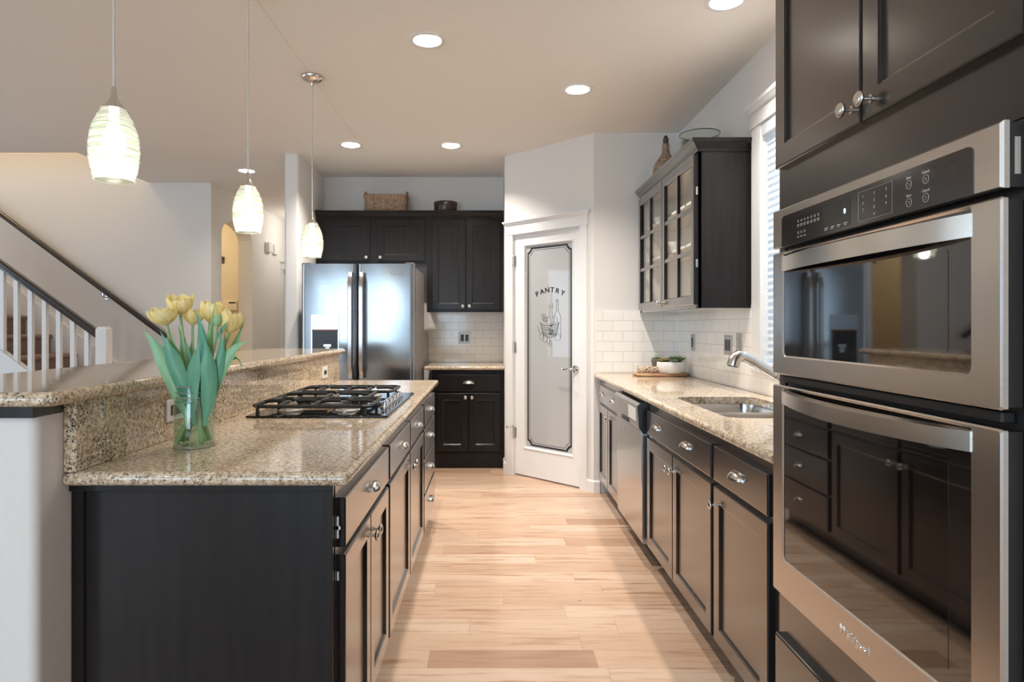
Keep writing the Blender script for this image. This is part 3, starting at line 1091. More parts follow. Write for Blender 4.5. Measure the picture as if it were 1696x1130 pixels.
stroke([(0.104, 0.135), (0.072, 0.02)], 0.002)
for i in range(14):
    ell(0.028 + random.uniform(-0.024, 0.024), 0.075 + random.uniform(-0.045, 0.05), 0.008, 0.008, n=9, wd=0.0018)
ell(-0.082, 0.02, 0.026, 0.030)
ell(-0.045, 0.0, 0.024, 0.030)
ell(-0.008, -0.02, 0.016, 0.030)
ell(0.012, -0.035, 0.013, 0.028)
ell(0.088, 0.015, 0.030, 0.028)
ell(0.06, 0.155, 0.026, 0.028)
ell(-0.005, 0.150, 0.026, 0.030)
ell(-0.040, 0.160, 0.024, 0.022)
for k in range(4):
    stroke([(-0.06 + 0.012 * k, 0.14), (-0.09 + 0.014 * k, 0.20 + 0.01 * (k % 2))], 0.0018)
stroke([(-0.10, 0.06), (-0.125, 0.10), (-0.118, 0.065), (-0.098, 0.05)])
ell(-0.088, 0.036, 0.004, 0.004)
ell(-0.072, 0.05, 0.004, 0.004)
mb.build('etched_drawing', 'ink', pane)

mb = MB()
mb.box(0.032, DT0, -0.016, 0, 0, DZ1 + 0.005)
mb.box(DT1, 0.885, -0.016, 0, 0, DZ1 + 0.005)
mb.box(0.022, 0.895, -0.020, 0, DZ1 + 0.005, DZ1 + 0.10)
ls = []
for o, z in [(0.0, DZ1 + 0.085), (0.010, DZ1 + 0.09), (0.020, DZ1 + 0.105), (0.024, DZ1 + 0.108), (0.024, DZ1 + 0.12), (0.0, DZ1 + 0.12)]:
    ls.append([(0.022 - o * 0.6, 0, z), (0.022 - o * 0.6, -0.02 - o, z), (0.895 + o, -0.02 - o, z), (0.895 + o, 0, z)])
mb.loops(ls, True, True)
mb.build('door_casing', 'white', dr)
mb = MB()
mb.box(DT0 - 0.001, DT0 + 0.003, 0, 0.1, 0, DZ1)
mb.box(DT1 - 0.003, DT1 + 0.001, 0, 0.1, 0, DZ1)
mb.box(DT0, DT1, 0, 0.1, DZ1 - 0.005, DZ1 + 0.001)
mb.build('door_jamb', 'white', dr)
for hz in (1.83, 1.09, 0.36):
    h = MB()
    h.lathe([(0.006, -0.045), (0.006, 0.045)], 10, (DT0 + 0.002, -0.003, hz))
    h.lathe([(0.004, 0.045), (0.007, 0.047), (0.004, 0.053)], 10, (DT0 + 0.002, -0.003, hz))
    h.box(DT0 + 0.002, DT0 + 0.022, 0.0095, 0.0118, hz - 0.045, hz + 0.045)
    hh = h.build('hinge', 'hinge', dr, smooth=True)
    if hz < 0.5:
        s_ = MB().tube([(DT0 + 0.002, -0.006, hz + 0.055), (DT0 - 0.012, -0.02, hz + 0.055), (DT0 - 0.03, -0.045, hz + 0.05)], 0.0035, 8)
        s_.lathe([(0.009, -0.006), (0.009, 0.006)], 12, (DT0 + 0.002, -0.006, hz + 0.057))
        s_.lathe([(0.008, -0.004), (0.008, 0.004)], 10, (DT0 - 0.03, -0.047, hz + 0.05), 'y')
        s_.build('door_stop', 'chrome', hh, smooth=True)
lv = MB()
lv.lathe([(0.031, 0.012), (0.031, 0.006), (0.026, 0.001), (0.012, -0.002), (0.010, -0.03), (0.012, -0.034), (0.012, -0.05), (0.002, -0.052)], 22, (0.762, 0, 0.935), 'y')
lv.tube([(0.762, -0.045, 0.935), (0.735, -0.046, 0.940), (0.700, -0.044, 0.930), (0.670, -0.042, 0.932), (0.648, -0.040, 0.944)], [0.008, 0.0075, 0.007, 0.006, 0.005], 10)
lv.build('lever_handle', 'chrome', dr, smooth=True, angle=50)

# hall door
dr = struct(thing('door_2', 'white door casing at the end of the hall wall', 'door', (-2.88, 9.70, 0), R(90) + PI))
# local x runs toward -Y here
mb = MB()
dr.rotation_euler = (0, 0, R(90))
dr.location = (-2.88, 8.90, 0)
mb.box(-0.07, 0, -0.018, 0, 0, 2.06)
mb.box(0.8, 0.87, -0.018, 0, 0, 2.06)
mb.box(-0.08, 0.88, -0.024, 0, 2.06, 2.15)
mb.box(-0.10, 0.90, -0.04, 0, 2.15, 2.17)
mb.build('door_casing', 'white', dr)
mb = MB().box(0.0, 0.8, 0.05, 0.09, 0.01, 2.06)
mb.build('door_leaf', 'white', dr)

# ------------------------------------------------------------------ base cabinets, sink run (face X 0.835, local x runs toward the camera)
RX = 0.835
RD = 1.432 - RX
DZ0, DZt, WZb, WZt = 0.125, 0.690, 0.708, 0.835


def rc(y0, y1):   # y0 far, y1 near -> loc, width
    return (RX, y0, 0), y0 - y1


Y0, Y1 = 4.905, 4.098
loc, wd = rc(Y0, Y1)
cabinet('base_cabinet', 'dark base cabinet in the corner between pantry wall and dishwasher', loc, R(-90), wd, RD, 0, 0.880,
        [('drawer', 0.03, wd - 0.012, WZb, WZt, [0.20, 0.60]), ('door', 0.03, 0.412, DZ0, DZt, (0.382, 0.63)), ('door', 0.417, wd - 0.012, DZ0, DZt, (0.447, 0.63))])
Y0, Y1 = 3.385, 2.374
loc, wd = rc(Y0, Y1)
cabinet('base_cabinet', 'dark two-door sink base cabinet beside the dishwasher', loc, R(-90), wd, RD, 0, 0.880,
        [('drawer', 0.020, wd - 0.012, WZb, WZt, [0.22, 0.70]), ('door', 0.020, 0.489, DZ0, DZt, (0.458, 0.625)), ('door', 0.494, wd - 0.012, DZ0, DZt, (0.526, 0.625))], hollow=True)
Y0, Y1 = 2.372, 1.79
loc, wd = rc(Y0, Y1)
cabinet('base_cabinet', 'narrow dark single-door base cabinet next to the wall ovens', loc, R(-90), wd, RD, 0, 0.880,
        [('drawer', 0.010, 0.475, WZb, WZt, [0.24]), ('door', 0.010, 0.475, DZ0, DZt, (0.045, 0.625))])

# dishwasher
dw = thing('dishwasher', 'stainless steel dishwasher between dark base cabinets', 'dishwasher', (RX, 4.085, 0), R(-90))
DWW = 0.680
MB().box(0.006, DWW - 0.006, 0.0, 0.57, 0.10, 0.868).box(0.006, DWW - 0.006, 0.07, 0.5, 0, 0.10).build('tub', 'black', dw)
mb = MB()
pf = [(-0.028, 0.115), (-0.033, 0.13), (-0.033, 0.40), (-0.038, 0.46), (-0.038, 0.715), (0.0, 0.715), (0.0, 0.115)]
nx = 16
ls = []
for i in range(nx + 1):
    x = 0.010 + (DWW - 0.020) * i / nx
    ls.append([(x, y, z) for y, z in pf])
mb.loops(ls)
door = mb.build('door', 'steel', dw, smooth=True, angle=25)
mb = MB().prism([(-0.034, 0.713), (-0.052, 0.735), (-0.058, 0.845), (-0.040, 0.862), (0.0, 0.862), (0.0, 0.713)], 'x', 0.020, DWW - 0.020)
mb.build('control_panel', 'steel', dw, bevel=0.003)
MB().prism([(-0.028, 0.700), (-0.050, 0.732), (-0.057, 0.848), (-0.038, 0.866), (0.0, 0.866), (0.0, 0.700)], 'x', DWW - 0.020, DWW - 0.006).build('panel_end_cap', 'black', dw)
MB().box(0.25, 0.42, -0.0565, -0.04, 0.728, 0.750).build('latch_recess', 'black', dw)
MB().prism([(-0.0548, 0.760), (-0.0575, 0.832), (-0.0560, 0.832), (-0.0535, 0.760)], 'x', 0.43, 0.62).build('sticker', 'sticker', dw)

# right countertop with the sink cut-out
SX0, SX1, SY0, SY1 = 0.925, 1.325, 2.50, 3.26
mb = slab(0.786, 1.431, 1.792, 4.910, 0.880, 0.914, [0.004] * 4, [list(reversed(rrect(SX0, SX1, SY0, SY1, 0.07, 8)))])
tag(mb.build('worktop', 'granite', smooth=True, angle=30), 'speckled tan granite worktop holding the sink', 'worktop')

# undermount double sink
sk = thing('kitchen_sink', 'stainless double-bowl sink set under the granite worktop', 'sink', (0, 0, 0))


def bowl(y0, y1, dp):
    mb = MB()
    ls = []
    for off, z in ((0.02, 0.8795), (0.0, 0.8795), (-0.002, 0.872), (-0.006, 0.80), (-0.012, dp + 0.03), (-0.022, dp + 0.01), (-0.045, dp)):
        ls.append([(x, y, z) for x, y in rrect(SX0, SX1, y0, y1, 0.07, 8, off)])
    mb.loops(ls, False, True)
    return mb


ym = (SY0 + SY1) / 2 + 0.02
b1 = bowl(SY0 - 0.01, ym - 0.022, 0.70).build('bowl', 'sink', sk, smooth=True, angle=60)
b2 = bowl(ym + 0.022, SY1 + 0.01, 0.70).build('bowl', 'sink', sk, smooth=True, angle=60)
for b, yc in ((b1, (SY0 + ym) / 2), (b2, (SY1 + ym) / 2)):
    MB().lathe([(0.045, 0.700), (0.045, 0.703), (0.032, 0.703), (0.03, 0.699), (0.001, 0.699)], 20, (1.13, yc, 0)).build('drain', 'chrome', b, smooth=True)

# faucet
fc = thing('faucet', 'brushed nickel pull-out faucet leaning over the sink', 'faucet', (1.375, 2.87, 0.914))
mb = MB().lathe([(0.032, 0), (0.032, 0.006), (0.026, 0.012), (0.024, 0.06), (0.022, 0.085)], 20)
mb.tube([(0, 0, 0.04), (-0.03, 0, 0.085), (-0.075, 0, 0.118), (-0.105, 0, 0.137)], [0.022, 0.021, 0.0185, 0.0175], 16)
mb.build('faucet_body', 'nickel', fc, smooth=True, angle=50)
MB().tube([(-0.105, 0, 0.137), (-0.108, 0, 0.139)], 0.0168, 16).build('hose_collar', 'black', fc)
mb = MB().tube([(-0.108, 0, 0.139), (-0.16, 0, 0.172), (-0.215, 0, 0.207), (-0.245, 0, 0.222), (-0.270, 0, 0.224), (-0.290, 0, 0.208), (-0.298, 0, 0.180)],
               [0.0188, 0.021, 0.0225, 0.0245, 0.0285, 0.029, 0.0275], 18)
mb.build('spray_head', 'nickel', fc, smooth=True, angle=50)
MB().lathe([(0.022, 0), (0.022, -0.004)], 18).build('spray_face', 'black', fc, loc=(-0.2985, 0, 0.1805), rot=(0, R(12), 0))
MB().tube([(0, 0, 0.08), (0.0, 0.012, 0.11), (0.0, 0.05, 0.15)], [0.012, 0.009, 0.007], 10).build('handle', 'nickel', fc, smooth=True)

# ------------------------------------------------------------------ tall oven cabinet and double oven
OY0, OY1 = 1.785, 0.925     # far, near
OX = 0.80
ov = thing('oven_cabinet', 'tall dark cabinet housing the stainless double wall oven', 'cabinet', (OX, OY0, 0), R(-90))
OWD = OY0 - OY1
odp = 1.432 - OX
mb = MB()
mb.box(0, OWD, 0, odp, 1.585, 2.33)
mb.box(0, OWD, 0, odp, 0.105, 0.565)
mb.box(0, 0.035, 0, odp, 0.565, 1.585)
mb.box(OWD - 0.035, OWD, 0, odp, 0.565, 1.585)
mb.box(0.035, OWD - 0.035, odp - 0.02, odp, 0.565, 1.585)
mb.box(0, OWD, 0.075, odp, 0, 0.105)
mb.build('cabinet_body', 'cab', ov)
xm = OY0 - 1.358
d = panel_front(0.015, xm - 0.002, 1.70, 2.30).build('door', 'cab', ov)
knob(d, xm - 0.035, 1.738)
d = panel_front(xm + 0.002, OWD - 0.015, 1.70, 2.30).build('door', 'cab', ov)
knob(d, xm + 0.035, 1.738)
for z0, z1 in ((0.125, 0.272), (0.280, 0.432)):
    d = panel_front(0.015, OWD - 0.015, z0, z1, shaker=False).build('drawer', 'cab', ov)
    for px in (0.22, OWD - 0.22):
        cup_pull(d, px, (z0 + z1) / 2)
crown_on(ov, 0, OWD, odp, 2.33, (False, True))

ovn = thing('double_oven', 'stainless double wall oven built into the tall dark cabinet', 'oven', (OX, 1.714, 0), R(-90))
W = 0.768
YF = -0.050       # oven front plane, 0.05 proud of the cabinet face
MB().box(0.03, W - 0.03, 0.0, 0.54, 0.575, 1.575).build('oven_body', 'black', ovn)
MB().box(0.006, W - 0.006, -0.012, 0.0, 0.560, 1.578).build('trim_plate', 'black', ovn)
MB().box(0.004, W - 0.004, -0.030, -0.012, 0.558, 0.570).build('bottom_trim', 'steelh', ovn, bevel=0.003)
# control panel
cp = MB()
cp.loops([ringloop(0, W, 1.474, 1.574, YF + 0.012), ringloop(0, W, 1.474, 1.574, YF + 0.004), ringloop(0.004, W - 0.004, 1.476, 1.570, YF)], True, True)
cpo = cp.build('control_panel', 'steelh', ovn)
MB().box(0.004, W - 0.003, YF + 0.012, -0.012, 1.476, 1.572).build('panel_housing', 'black', cpo)
g = MB().prism(rrect(0.055, W - 0.055, 1.4745, 1.552, [0.0, 0.012, 0.012, 0.0], 5), 'y', YF - 0.0012, YF + 0.001)
gp = g.build('control_glass', 'panelglass', cpo)
MB().box(0.262, 0.372, YF - 0.0018, YF - 0.001, 1.482, 1.540).build('display', 'lcd', cpo)
mb = text_mb('0', 0.016, 0.0003)
mb.xform(Matrix.Translation((0.352, YF - 0.0022, 1.514)))
mb.build('display_digit', 'blue', cpo)
mb = MB()
for i, ch in enumerate('123456789'):
    c_, r_ = i % 3, i // 3
    g = text_mb(ch, 0.0085, 0.0002)
    mb.merge(g, Matrix.Translation((0.418 + 0.038 * c_, YF - 0.0016, 1.531 - 0.0135 * r_)))
g = text_mb('0', 0.0085, 0.0002)
mb.merge(g, Matrix.Translation((0.456, YF - 0.0016, 1.4905)))
for x, zc in ((0.560, 1.524), (0.560, 1.492)):
    for dx, ww_ in ((0.0, 'Start'), (0.045, 'Cancel')):
        g = text_mb(ww_, 0.007, 0.0002)
        mb.merge(g, Matrix.Translation((x + dx, YF - 0.0016, zc + 0.0125)))
        mb.tube([(x + dx + 0.0075 * math.cos(2 * PI * i / 16), YF - 0.0014, zc + 0.0075 * math.sin(2 * PI * i / 16)) for i in range(17)], 0.0004, 4)
        mb.tube([(x + dx - 0.002, YF - 0.0014, zc - 0.003), (x + dx + 0.003, YF - 0.0014, zc), (x + dx - 0.002, YF - 0.0014, zc + 0.003)], 0.0004, 4)
for k in range(7):
    x = 0.140 + 0.016 * k
    mb.box(x, x + 0.010, YF - 0.0016, YF - 0.0012, 1.5165, 1.5185)
    mb.box(x, x + 0.008, YF - 0.0016, YF - 0.0012, 1.513, 1.5145)
    mb.tube([(x + 0.005 + 0.003 * math.cos(a), YF - 0.0014, 1.5265 + 0.003 * math.sin(a)) for a in [2 * PI * q / 8 for q in range(9)]], 0.0004, 4)
for k in range(3):
    x = 0.140 + 0.016 * k
    mb.box(x, x + 0.010, YF - 0.0016, YF - 0.0012, 1.4875, 1.4895)
    mb.tube([(x + 0.005 + 0.003 * math.cos(a), YF - 0.0014, 1.4985 + 0.003 * math.sin(a)) for a in [2 * PI * q / 8 for q in range(9)]], 0.0004, 4)
for k in range(4):
    x = 0.270 + 0.026 * k
    mb.box(x, x + 0.014, YF - 0.0022, YF - 0.0017, 1.488, 1.490)
    mb.box(x, x + 0.011, YF - 0.0022, YF - 0.0017, 1.4845, 1.486)
mb.build('panel_lettering', 'print', cpo)
mb = MB()
mb.tube([(0.402, YF - 0.0014, 1.483), (0.402, YF - 0.0014, 1.542), (0.512, YF - 0.0014, 1.542), (0.512, YF - 0.0014, 1.483), (0.402, YF - 0.0014, 1.483)], 0.0003, 4)
mb.build('keypad_outline', 'print', cpo)
sd = MB().box(W - 0.004, W - 0.002, -0.029, -0.020, 1.495, 1.550)
sd.build('side_plate', 'steel', cpo)


def oven_door(z0, z1, gz0, gz1, hz0, hz1, logo):
    mb = MB()
    gx0, gx1 = 0.055, W - 0.060
    n = 5
    outer = [(0, YF), (0, YF)]
    prof = [rrect(0.0, W, z0, z1, 0.004, n), rrect(0.003, W - 0.003, z0 + 0.003, z1 - 0.003, 0.004, n)]
    inner = rrect(gx0, gx1, gz0, gz1, [0.016, 0.004, 0.004, 0.016], n)
    inner2 = rrect(gx0 + 0.004, gx1 - 0.004, gz0 + 0.004, gz1 - 0.004, [0.014, 0.004, 0.004, 0.014], n)

    def Lp(p, y):
        return [(u, y, v) for u, v in p]
    mb.loops([Lp(prof[0], YF + 0.010), Lp(prof[0], YF + 0.003), Lp(prof[1], YF), Lp(inner, YF), Lp(inner2, YF + 0.004)], True, False)
    d = mb.build('door', 'steelh', ovn, smooth=True, angle=25)
    MB().box(0.006, W - 0.006, YF + 0.0102, -0.014, z0 + 0.004, z1 - 0.004).build('door_body', 'black', d)
    MB().prism(inner, 'y', YF + 0.0035, YF + 0.010).build('door_glass', 'bglass', d)
    iw = rrect(gx0 + 0.035, gx1 - 0.055, gz0 + 0.035, gz1 - 0.06, 0.006, 4)
    MB().prism(iw, 'y', YF + 0.0028, YF + 0.006).build('inner_window', 'innerglass', d)
    # bowed flat handle between the stiles
    hb = MB()
    ls = []
    K = 20
    for i in range(K + 1):
        t = i / K
        x = gx0 + (gx1 - gx0) * t
        o = 0.042 * math.sin(PI * t) ** 0.8
        ls.append([(x, YF - 0.002 - o, hz0 - 0.004 * math.sin(PI * t)), (x, YF - 0.002 - o, hz1 - 0.004 * math.sin(PI * t)), (x, YF + 0.010 - o, hz1 + 0.002), (x, YF + 0.010 - o, hz0)])
    hb.loops(ls)
    hb.build('door_handle', 'steelh', d, smooth=True, angle=40)
    if logo:
        lg = text_mb('Whirlpool', 0.026, 0.0012)
        lg.xform(Matrix.Translation((W / 2, YF - 0.0005, (z0 + gz0) / 2)))
        lg.build('logo_lettering', 'chrome', d)
    return d


oven_door(1.146, 1.462, 1.192, 1.458, 1.410, 1.447, False)
MB().box(0.02, W - 0.02, -0.034, -0.012, 1.124, 1.142).build('vent_grille', 'black', ovn, bevel=0.003)
oven_door(0.577, 1.118, 0.668, 1.114, 1.074, 1.106, True)

# ------------------------------------------------------------------ island (face X -0.39, local x runs away from the camera)
IX = -0.390
ID = 0.648


def icab(label, y0, y1, fronts):
    return cabinet('base_cabinet', label, (IX, y0, 0), R(90), y1 - y0, ID, 0, 0.880, [(k, a - y0, b - y0, c, d_, e) for k, a, b, c, d_, e in fronts])


c1 = icab('dark island base cabinet below the tulips, drawer over two doors', 1.615, 2.348,
          [('drawer', 1.640, 2.335, WZb, WZt, []), ('door', 1.640, 1.984, DZ0, DZt, None), ('door', 1.989, 2.335, DZ0, DZt, None)])


def pulls(c, lst):
    """pulls in cabinet-local x; each becomes a sub-part of the front it sits on"""
    fr = [o for o in c.children if o.name.split('.')[0] in ('door', 'drawer')]
    for i, kind, x, z in lst:
        (knob if kind == 'k' else cup_pull)(fr[i], x, z)


pulls(c1, [(0, 'c', 2.005 - 1.615, 0.773), (1, 'k', 1.957 - 1.615, 0.635), (2, 'k', 2.018 - 1.615, 0.635)])
c2 = icab('dark island base cabinet under the gas cooktop', 2.348, 3.565,
          [('drawer', 2.365, 2.948, WZb, WZt, []), ('drawer', 2.968, 3.548, WZb, WZt, []), ('door', 2.365, 2.948, DZ0, DZt, None), ('door', 2.968, 3.548, DZ0, DZt, None)])
pulls(c2, [(0, 'c', 2.70 - 2.348, 0.773), (1, 'c', 3.26 - 2.348, 0.773), (2, 'k', 2.915 - 2.348, 0.635), (3, 'k', 3.0 - 2.348, 0.635)])
c3 = icab('dark island cabinet with a stack of four drawers at its far end', 3.565, 4.262,
          [('drawer', 3.585, 4.245, 0.700, WZt, []), ('drawer', 3.585, 4.245, 0.530, 0.688, []), ('drawer', 3.585, 4.245, 0.328, 0.518, []), ('drawer', 3.585, 4.245, 0.125, 0.316, [])])
pulls(c3, [(0, 'c', 0.36, 0.77), (1, 'c', 0.36, 0.612), (2, 'c', 0.36, 0.425), (3, 'c', 0.36, 0.222)])
# exposed slide and hinge cup at the near end of the first cabinet
MB().box(0.010, 0.020, -0.006, -0.001, 0.735, 0.790).box(0.010, 0.022, -0.010, -0.001, 0.757, 0.766).build('drawer_slide', 'hinge', c1)
MB().box(0.012, 0.022, -0.006, -0.001, 0.628, 0.650).build('door_hinge', 'hinge', c1)

ep = thing('end_panel', 'dark stained end panel closing the near end of the island', 'panel', (-1.040, 1.597, 0))
EW = -0.392 + 1.040
MB().box(0.0, EW, 0.008, 0.0175, 0.0, 0.880).build('panel_board', 'cab', ep)
MB().box(0.0, 0.030, 0.0, 0.008, 0.0, 0.862).build('stile', 'cab', ep, bevel=0.001)
MB().box(EW - 0.018, EW, 0.0, 0.008, 0.0, 0.862).build('stile', 'cab', ep, bevel=0.001)
MB().box(-0.004, EW + 0.002, -0.006, 0.008, 0.862, 0.880).build('top_rail', 'cab', ep, bevel=0.002)

mb = slab(-1.0405, -0.346, 1.562, 4.285, 0.8805, 0.9145, [0.012, 0.012, 0.004, 0.004])
tag(mb.build('worktop', 'granite', smooth=True, angle=30), 'speckled tan granite worktop of the island', 'worktop')
mb = MB().box(-1.0405, -1.010, 1.568, 4.30, 0.9147, 1.0865)
tag(mb.build('granite_backsplash', 'granite', bevel=0.002), 'upright granite slab between island worktop and raised bar', 'backsplash')
mb = slab(-1.555, -0.985, 1.446, 4.385, 1.0872, 1.121, [0.03, 0.03, 0.03, 0.03])
tag(mb.build('bar_top', 'granite', smooth=True, angle=30), 'raised granite bar top along the island', 'bar top')

# ------------------------------------------------------------------ gas cooktop
ck = thing('gas_cooktop', 'black gas cooktop with cast iron grates on the island', 'cooktop', (-0.68, 2.945, 0.9145))
mb = slab(-0.276, 0.280, -0.445, 0.445, 0.0, 0.008, [0.012] * 4)
mb.build('glass_base', 'cookglass', ck, smooth=True, angle=30)


def burner(x, y, r):
    b = MB().lathe([(r * 1.15, 0.008), (r * 1.15, 0.013), (r * 0.95, 0.016), (r * 0.9, 0.022)], 24, (x, y, 0)).build('burner', 'burner', ck, smooth=True)
    MB().lathe([(r * 0.72, 0.022), (r * 0.80, 0.024), (r * 0.78, 0.029), (r * 0.6, 0.031), (0.001, 0.031)], 24, (x, y, 0)).build('burner_cap', 'iron', b, smooth=True)


BUR = [(-0.145, -0.285, 0.042), (0.085, -0.285, 0.042), (-0.04, 0.0, 0.052), (-0.145, 0.285, 0.036), (0.085, 0.285, 0.042)]
for b in BUR:
    burner(*b)


def grate(y0, y1, x0, x1, bs):
    mb = MB()
    zt, r = 0.047, 0.0078

    def bar(p, q, lift=0.0):
        mb.tube([p, q], r, 6)
    c = 0.03
    ring = [(x0 + c, y0), (x1 - c, y0), (x1, y0 + c), (x1, y1 - c), (x1 - c, y1), (x0 + c, y1), (x0, y1 - c), (x0, y0 + c)]
    pts = [(x, y, zt - 0.004) for x, y in ring]
    for i in range(8):
        bar(pts[i], pts[(i + 1) % 8])
    for (bx, by, br) in bs:
        for dx, dy in ((1, 0), (-1, 0), (0, 1), (0, -1)):
            if dx:
                ex = x1 if dx > 0 else x0
                if len(bs) > 1 and ((dx > 0) == (bx < (x0 + x1) / 2)):
                    ex = (x0 + x1) / 2
                mb.tube([(bx + dx * br * 0.55, by, zt + 0.002), ((bx + dx * br + ex) / 2, by, zt + 0.003), (ex, by, zt - 0.003)], r, 6)
            else:
                ey = y1 if dy > 0 else y0
                mb.tube([(bx, by + dy * br * 0.55, zt + 0.002), (bx, (by + dy * br + ey) / 2, zt + 0.003), (bx, ey, zt - 0.003)], r, 6)
    if len(bs) > 1:
        bar(((x0 + x1) / 2, y0, zt - 0.004), ((x0 + x1) / 2, y1, zt - 0.004))
    for x in (x0 + 0.02, x1 - 0.02):
        for y in (y0 + 0.012, y1 - 0.012):
            mb.tube([(x, y, 0.0085), (x, y, zt - 0.004)], [0.008, 0.006], 6)
    mb.build('grate', 'iron', ck, smooth=True, angle=50)


grate(-0.430, -0.148, -0.255, 0.205, BUR[:2])
grate(-0.140, 0.140, -0.255, 0.135, BUR[2:3])
grate(0.148, 0.430, -0.255, 0.205, BUR[3:])
for k in range(5):
    x, y = 0.225, -0.18 + 0.105 * k
    kb = MB().lathe([(0.022, 0.008), (0.022, 0.011), (0.017, 0.013), (0.0165, 0.030), (0.014, 0.033), (0.001, 0.033)], 20, (x, y, 0))
    kb.box(x - 0.0035, x + 0.0035, y - 0.016, y + 0.016, 0.030, 0.038)
    kb.build('control_knob', 'chrome', ck, smooth=True, angle=40)

# ------------------------------------------------------------------ back run
BY = 5.79
cabinet('base_cabinet', 'dark base cabinet under the small back counter beside the fridge', (-0.532, BY, 0), 0, 0.650, 6.372 - BY, 0, 0.880,
        [('drawer', 0.045, 0.620, 0.690, 0.838, [0.333]), ('door', 0.045, 0.329, 0.150, 0.672, (0.303, 0.635)), ('door', 0.335, 0.620, 0.150, 0.672, (0.362, 0.635))], toe=0.13, plinth=True)
mb = slab(-0.600, 0.121, 5.752, 6.371, 0.880, 0.914, [0.004, 0.002, 0.002, 0.004])
tag(mb.build('worktop', 'granite', smooth=True, angle=30), 'small granite worktop beside the fridge', 'worktop')
UY = 6.07
UD = 6.379 - UY
uz0, uz1, ut = 1.405, 2.302, 2.280
cabinet('wall_cabinet', 'tall dark two-door wall cabinet above the back counter', (-0.603, UY, 0), 0, 0.724, UD, uz0, uz1,
        [('door', 0.048, 0.365, uz0 + 0.022, ut, (0.338, uz0 + 0.055)), ('door', 0.371, 0.690, uz0 + 0.022, ut, (0.400, uz0 + 0.055))], toe=0, crown=(False, False))
cabinet('wall_cabinet', 'short dark two-door wall cabinet above the fridge', (-1.648, UY, 0), 0, 1.044, UD, 1.858, uz1,
        [('door', 0.062, 0.512, 1.885, ut, (0.480, 1.918)), ('door', 0.580, 1.030, 1.885, ut, (0.612, 1.918))], toe=0, crown=(False, False))

# fridge
FY = 5.18
fr = thing('refrigerator', 'stainless french-door refrigerator with water dispenser', 'refrigerator', (-1.529, FY, 0))
FW = 0.912
fx = 0.451
MB().box(0.006, FW - 0.006, 0.085, 0.83, 0.03, 1.755).build('fridge_case', 'fridgeside', fr, bevel=0.004)
MB().box(0.03, FW - 0.03, 0.10, 0.80, 0.0, 0.03).build('base_grille', 'black', fr)


def bulged(x0, x1, z0, z1, y0=0.0, y1=0.075, b=0.014, hole=None):
    """door slab with a softly bowed, slightly wavy front"""
    mb = MB()
    nx_, nz_ = 26, 40
    ls = []
    for j in range(nz_ + 1):
        z = z0 + (z1 - z0) * j / nz_
        l = [(x0, y1, z)]
        for i in range(nx_ + 1):
            t = i / nx_
            x = x0 + (x1 - x0) * t
            e = min(t, 1 - t) * (x1 - x0)
            rnd = 0.0 if e > 0.018 else (0.018 - e) ** 2 / 0.018
            y = y0 + b * (2 * t - 1) ** 2 + rnd + 0.0005 * math.sin(9 * z + 20 * x) * math.sin(PI * t)
            l.append((x, y, z))
        l.append((x1, y1, z))
        ls.append(l)
    mb.loops(ls)
    return mb


ld = bulged(0.0, fx - 0.002, 0.78, 1.775).build('door', 'fridge', fr, smooth=True, angle=50)
rd = bulged(fx + 0.002, FW, 0.78, 1.775).build('door', 'fridge', fr, smooth=True, angle=50)
fz = bulged(0.0, FW, 0.09, 0.772).build('freezer_drawer', 'fridge', fr, smooth=True, angle=50)


def fridge_handle(x, par):
    ls = []
    K = 22
    for i in range(K + 1):
        t = i / K
        z = 0.86 + 0.84 * t
        o = -0.012 - 0.050 * min(1.0, math.sin(PI * t) * 3.0) ** 0.7
        h = 0.019
        ls.append([(x - h, o, z), (x - h * 0.7, o - 0.010, z), (x + h * 0.7, o - 0.010, z), (x + h, o, z), (x + h, o + 0.012, z), (x - h, o + 0.012, z)])
    mb = MB().loops(ls)
    for z in (0.875, 1.685):
        mb.box(x - 0.014, x + 0.014, -0.045, 0.012, z - 0.02, z + 0.02)
    mb.build('door_handle', 'steel', par, smooth=True, angle=40)


fridge_handle(fx - 0.044, ld)
fridge_handle(fx + 0.044, rd)
mb = MB()
ls = []
for i in range(17):
    t = i / 16
    x = 0.08 + (FW - 0.16) * t
    o = -0.012 - 0.045 * min(1, math.sin(PI * t) * 3) ** 0.7
    ls.append([(x, o, 0.68), (x, o - 0.01, 0.685), (x, o - 0.01, 0.712), (x, o, 0.718)])
mb.loops(ls)
mb.build('door_handle', 'steel', fz, smooth=True, angle=40)
# dispenser
dsx0, dsx1, dsz0, dsz1 = 0.085, 0.308, 0.930, 1.365
ds = MB()
o_ = rrect(dsx0, dsx1, dsz0, dsz1, 0.014, 5)
i_ = rrect(dsx0 + 0.009, dsx1 - 0.009, dsz0 + 0.009, dsz1 - 0.009, 0.010, 5)
ds.loops([[(x, 0.012, z) for x, z in o_], [(x, -0.006, z) for x, z in o_], [(x, -0.006, z) for x, z in i_], [(x, 0.012, z) for x, z in i_]], False, False)
dso = ds.build('dispenser_frame', 'steel', ld, smooth=True)
MB().box(dsx0 + 0.008, dsx1 - 0.008, -0.004, 0.006, 1.245, dsz1 - 0.008).build('dispenser_panel', 'fridge', fr)
MB().box(dsx0 + 0.008, dsx1 - 0.008, -0.003, 0.006, dsz0 + 0.008, 1.236).build('dispenser_recess', 'black', fr)
MB().box(dsx0 + 0.006, dsx1 - 0.006, -0.010, 0.004, 1.234, 1.246).build('dispenser_ledge', 'brown', fr, bevel=0.002)
MB().box(0.185, 0.250, -0.014, -0.002, 1.105, 1.130).box(0.200, 0.236, -0.010, -0.002, 1.06, 1.105).build('dispenser_paddle', 'steel', fr, bevel=0.003)
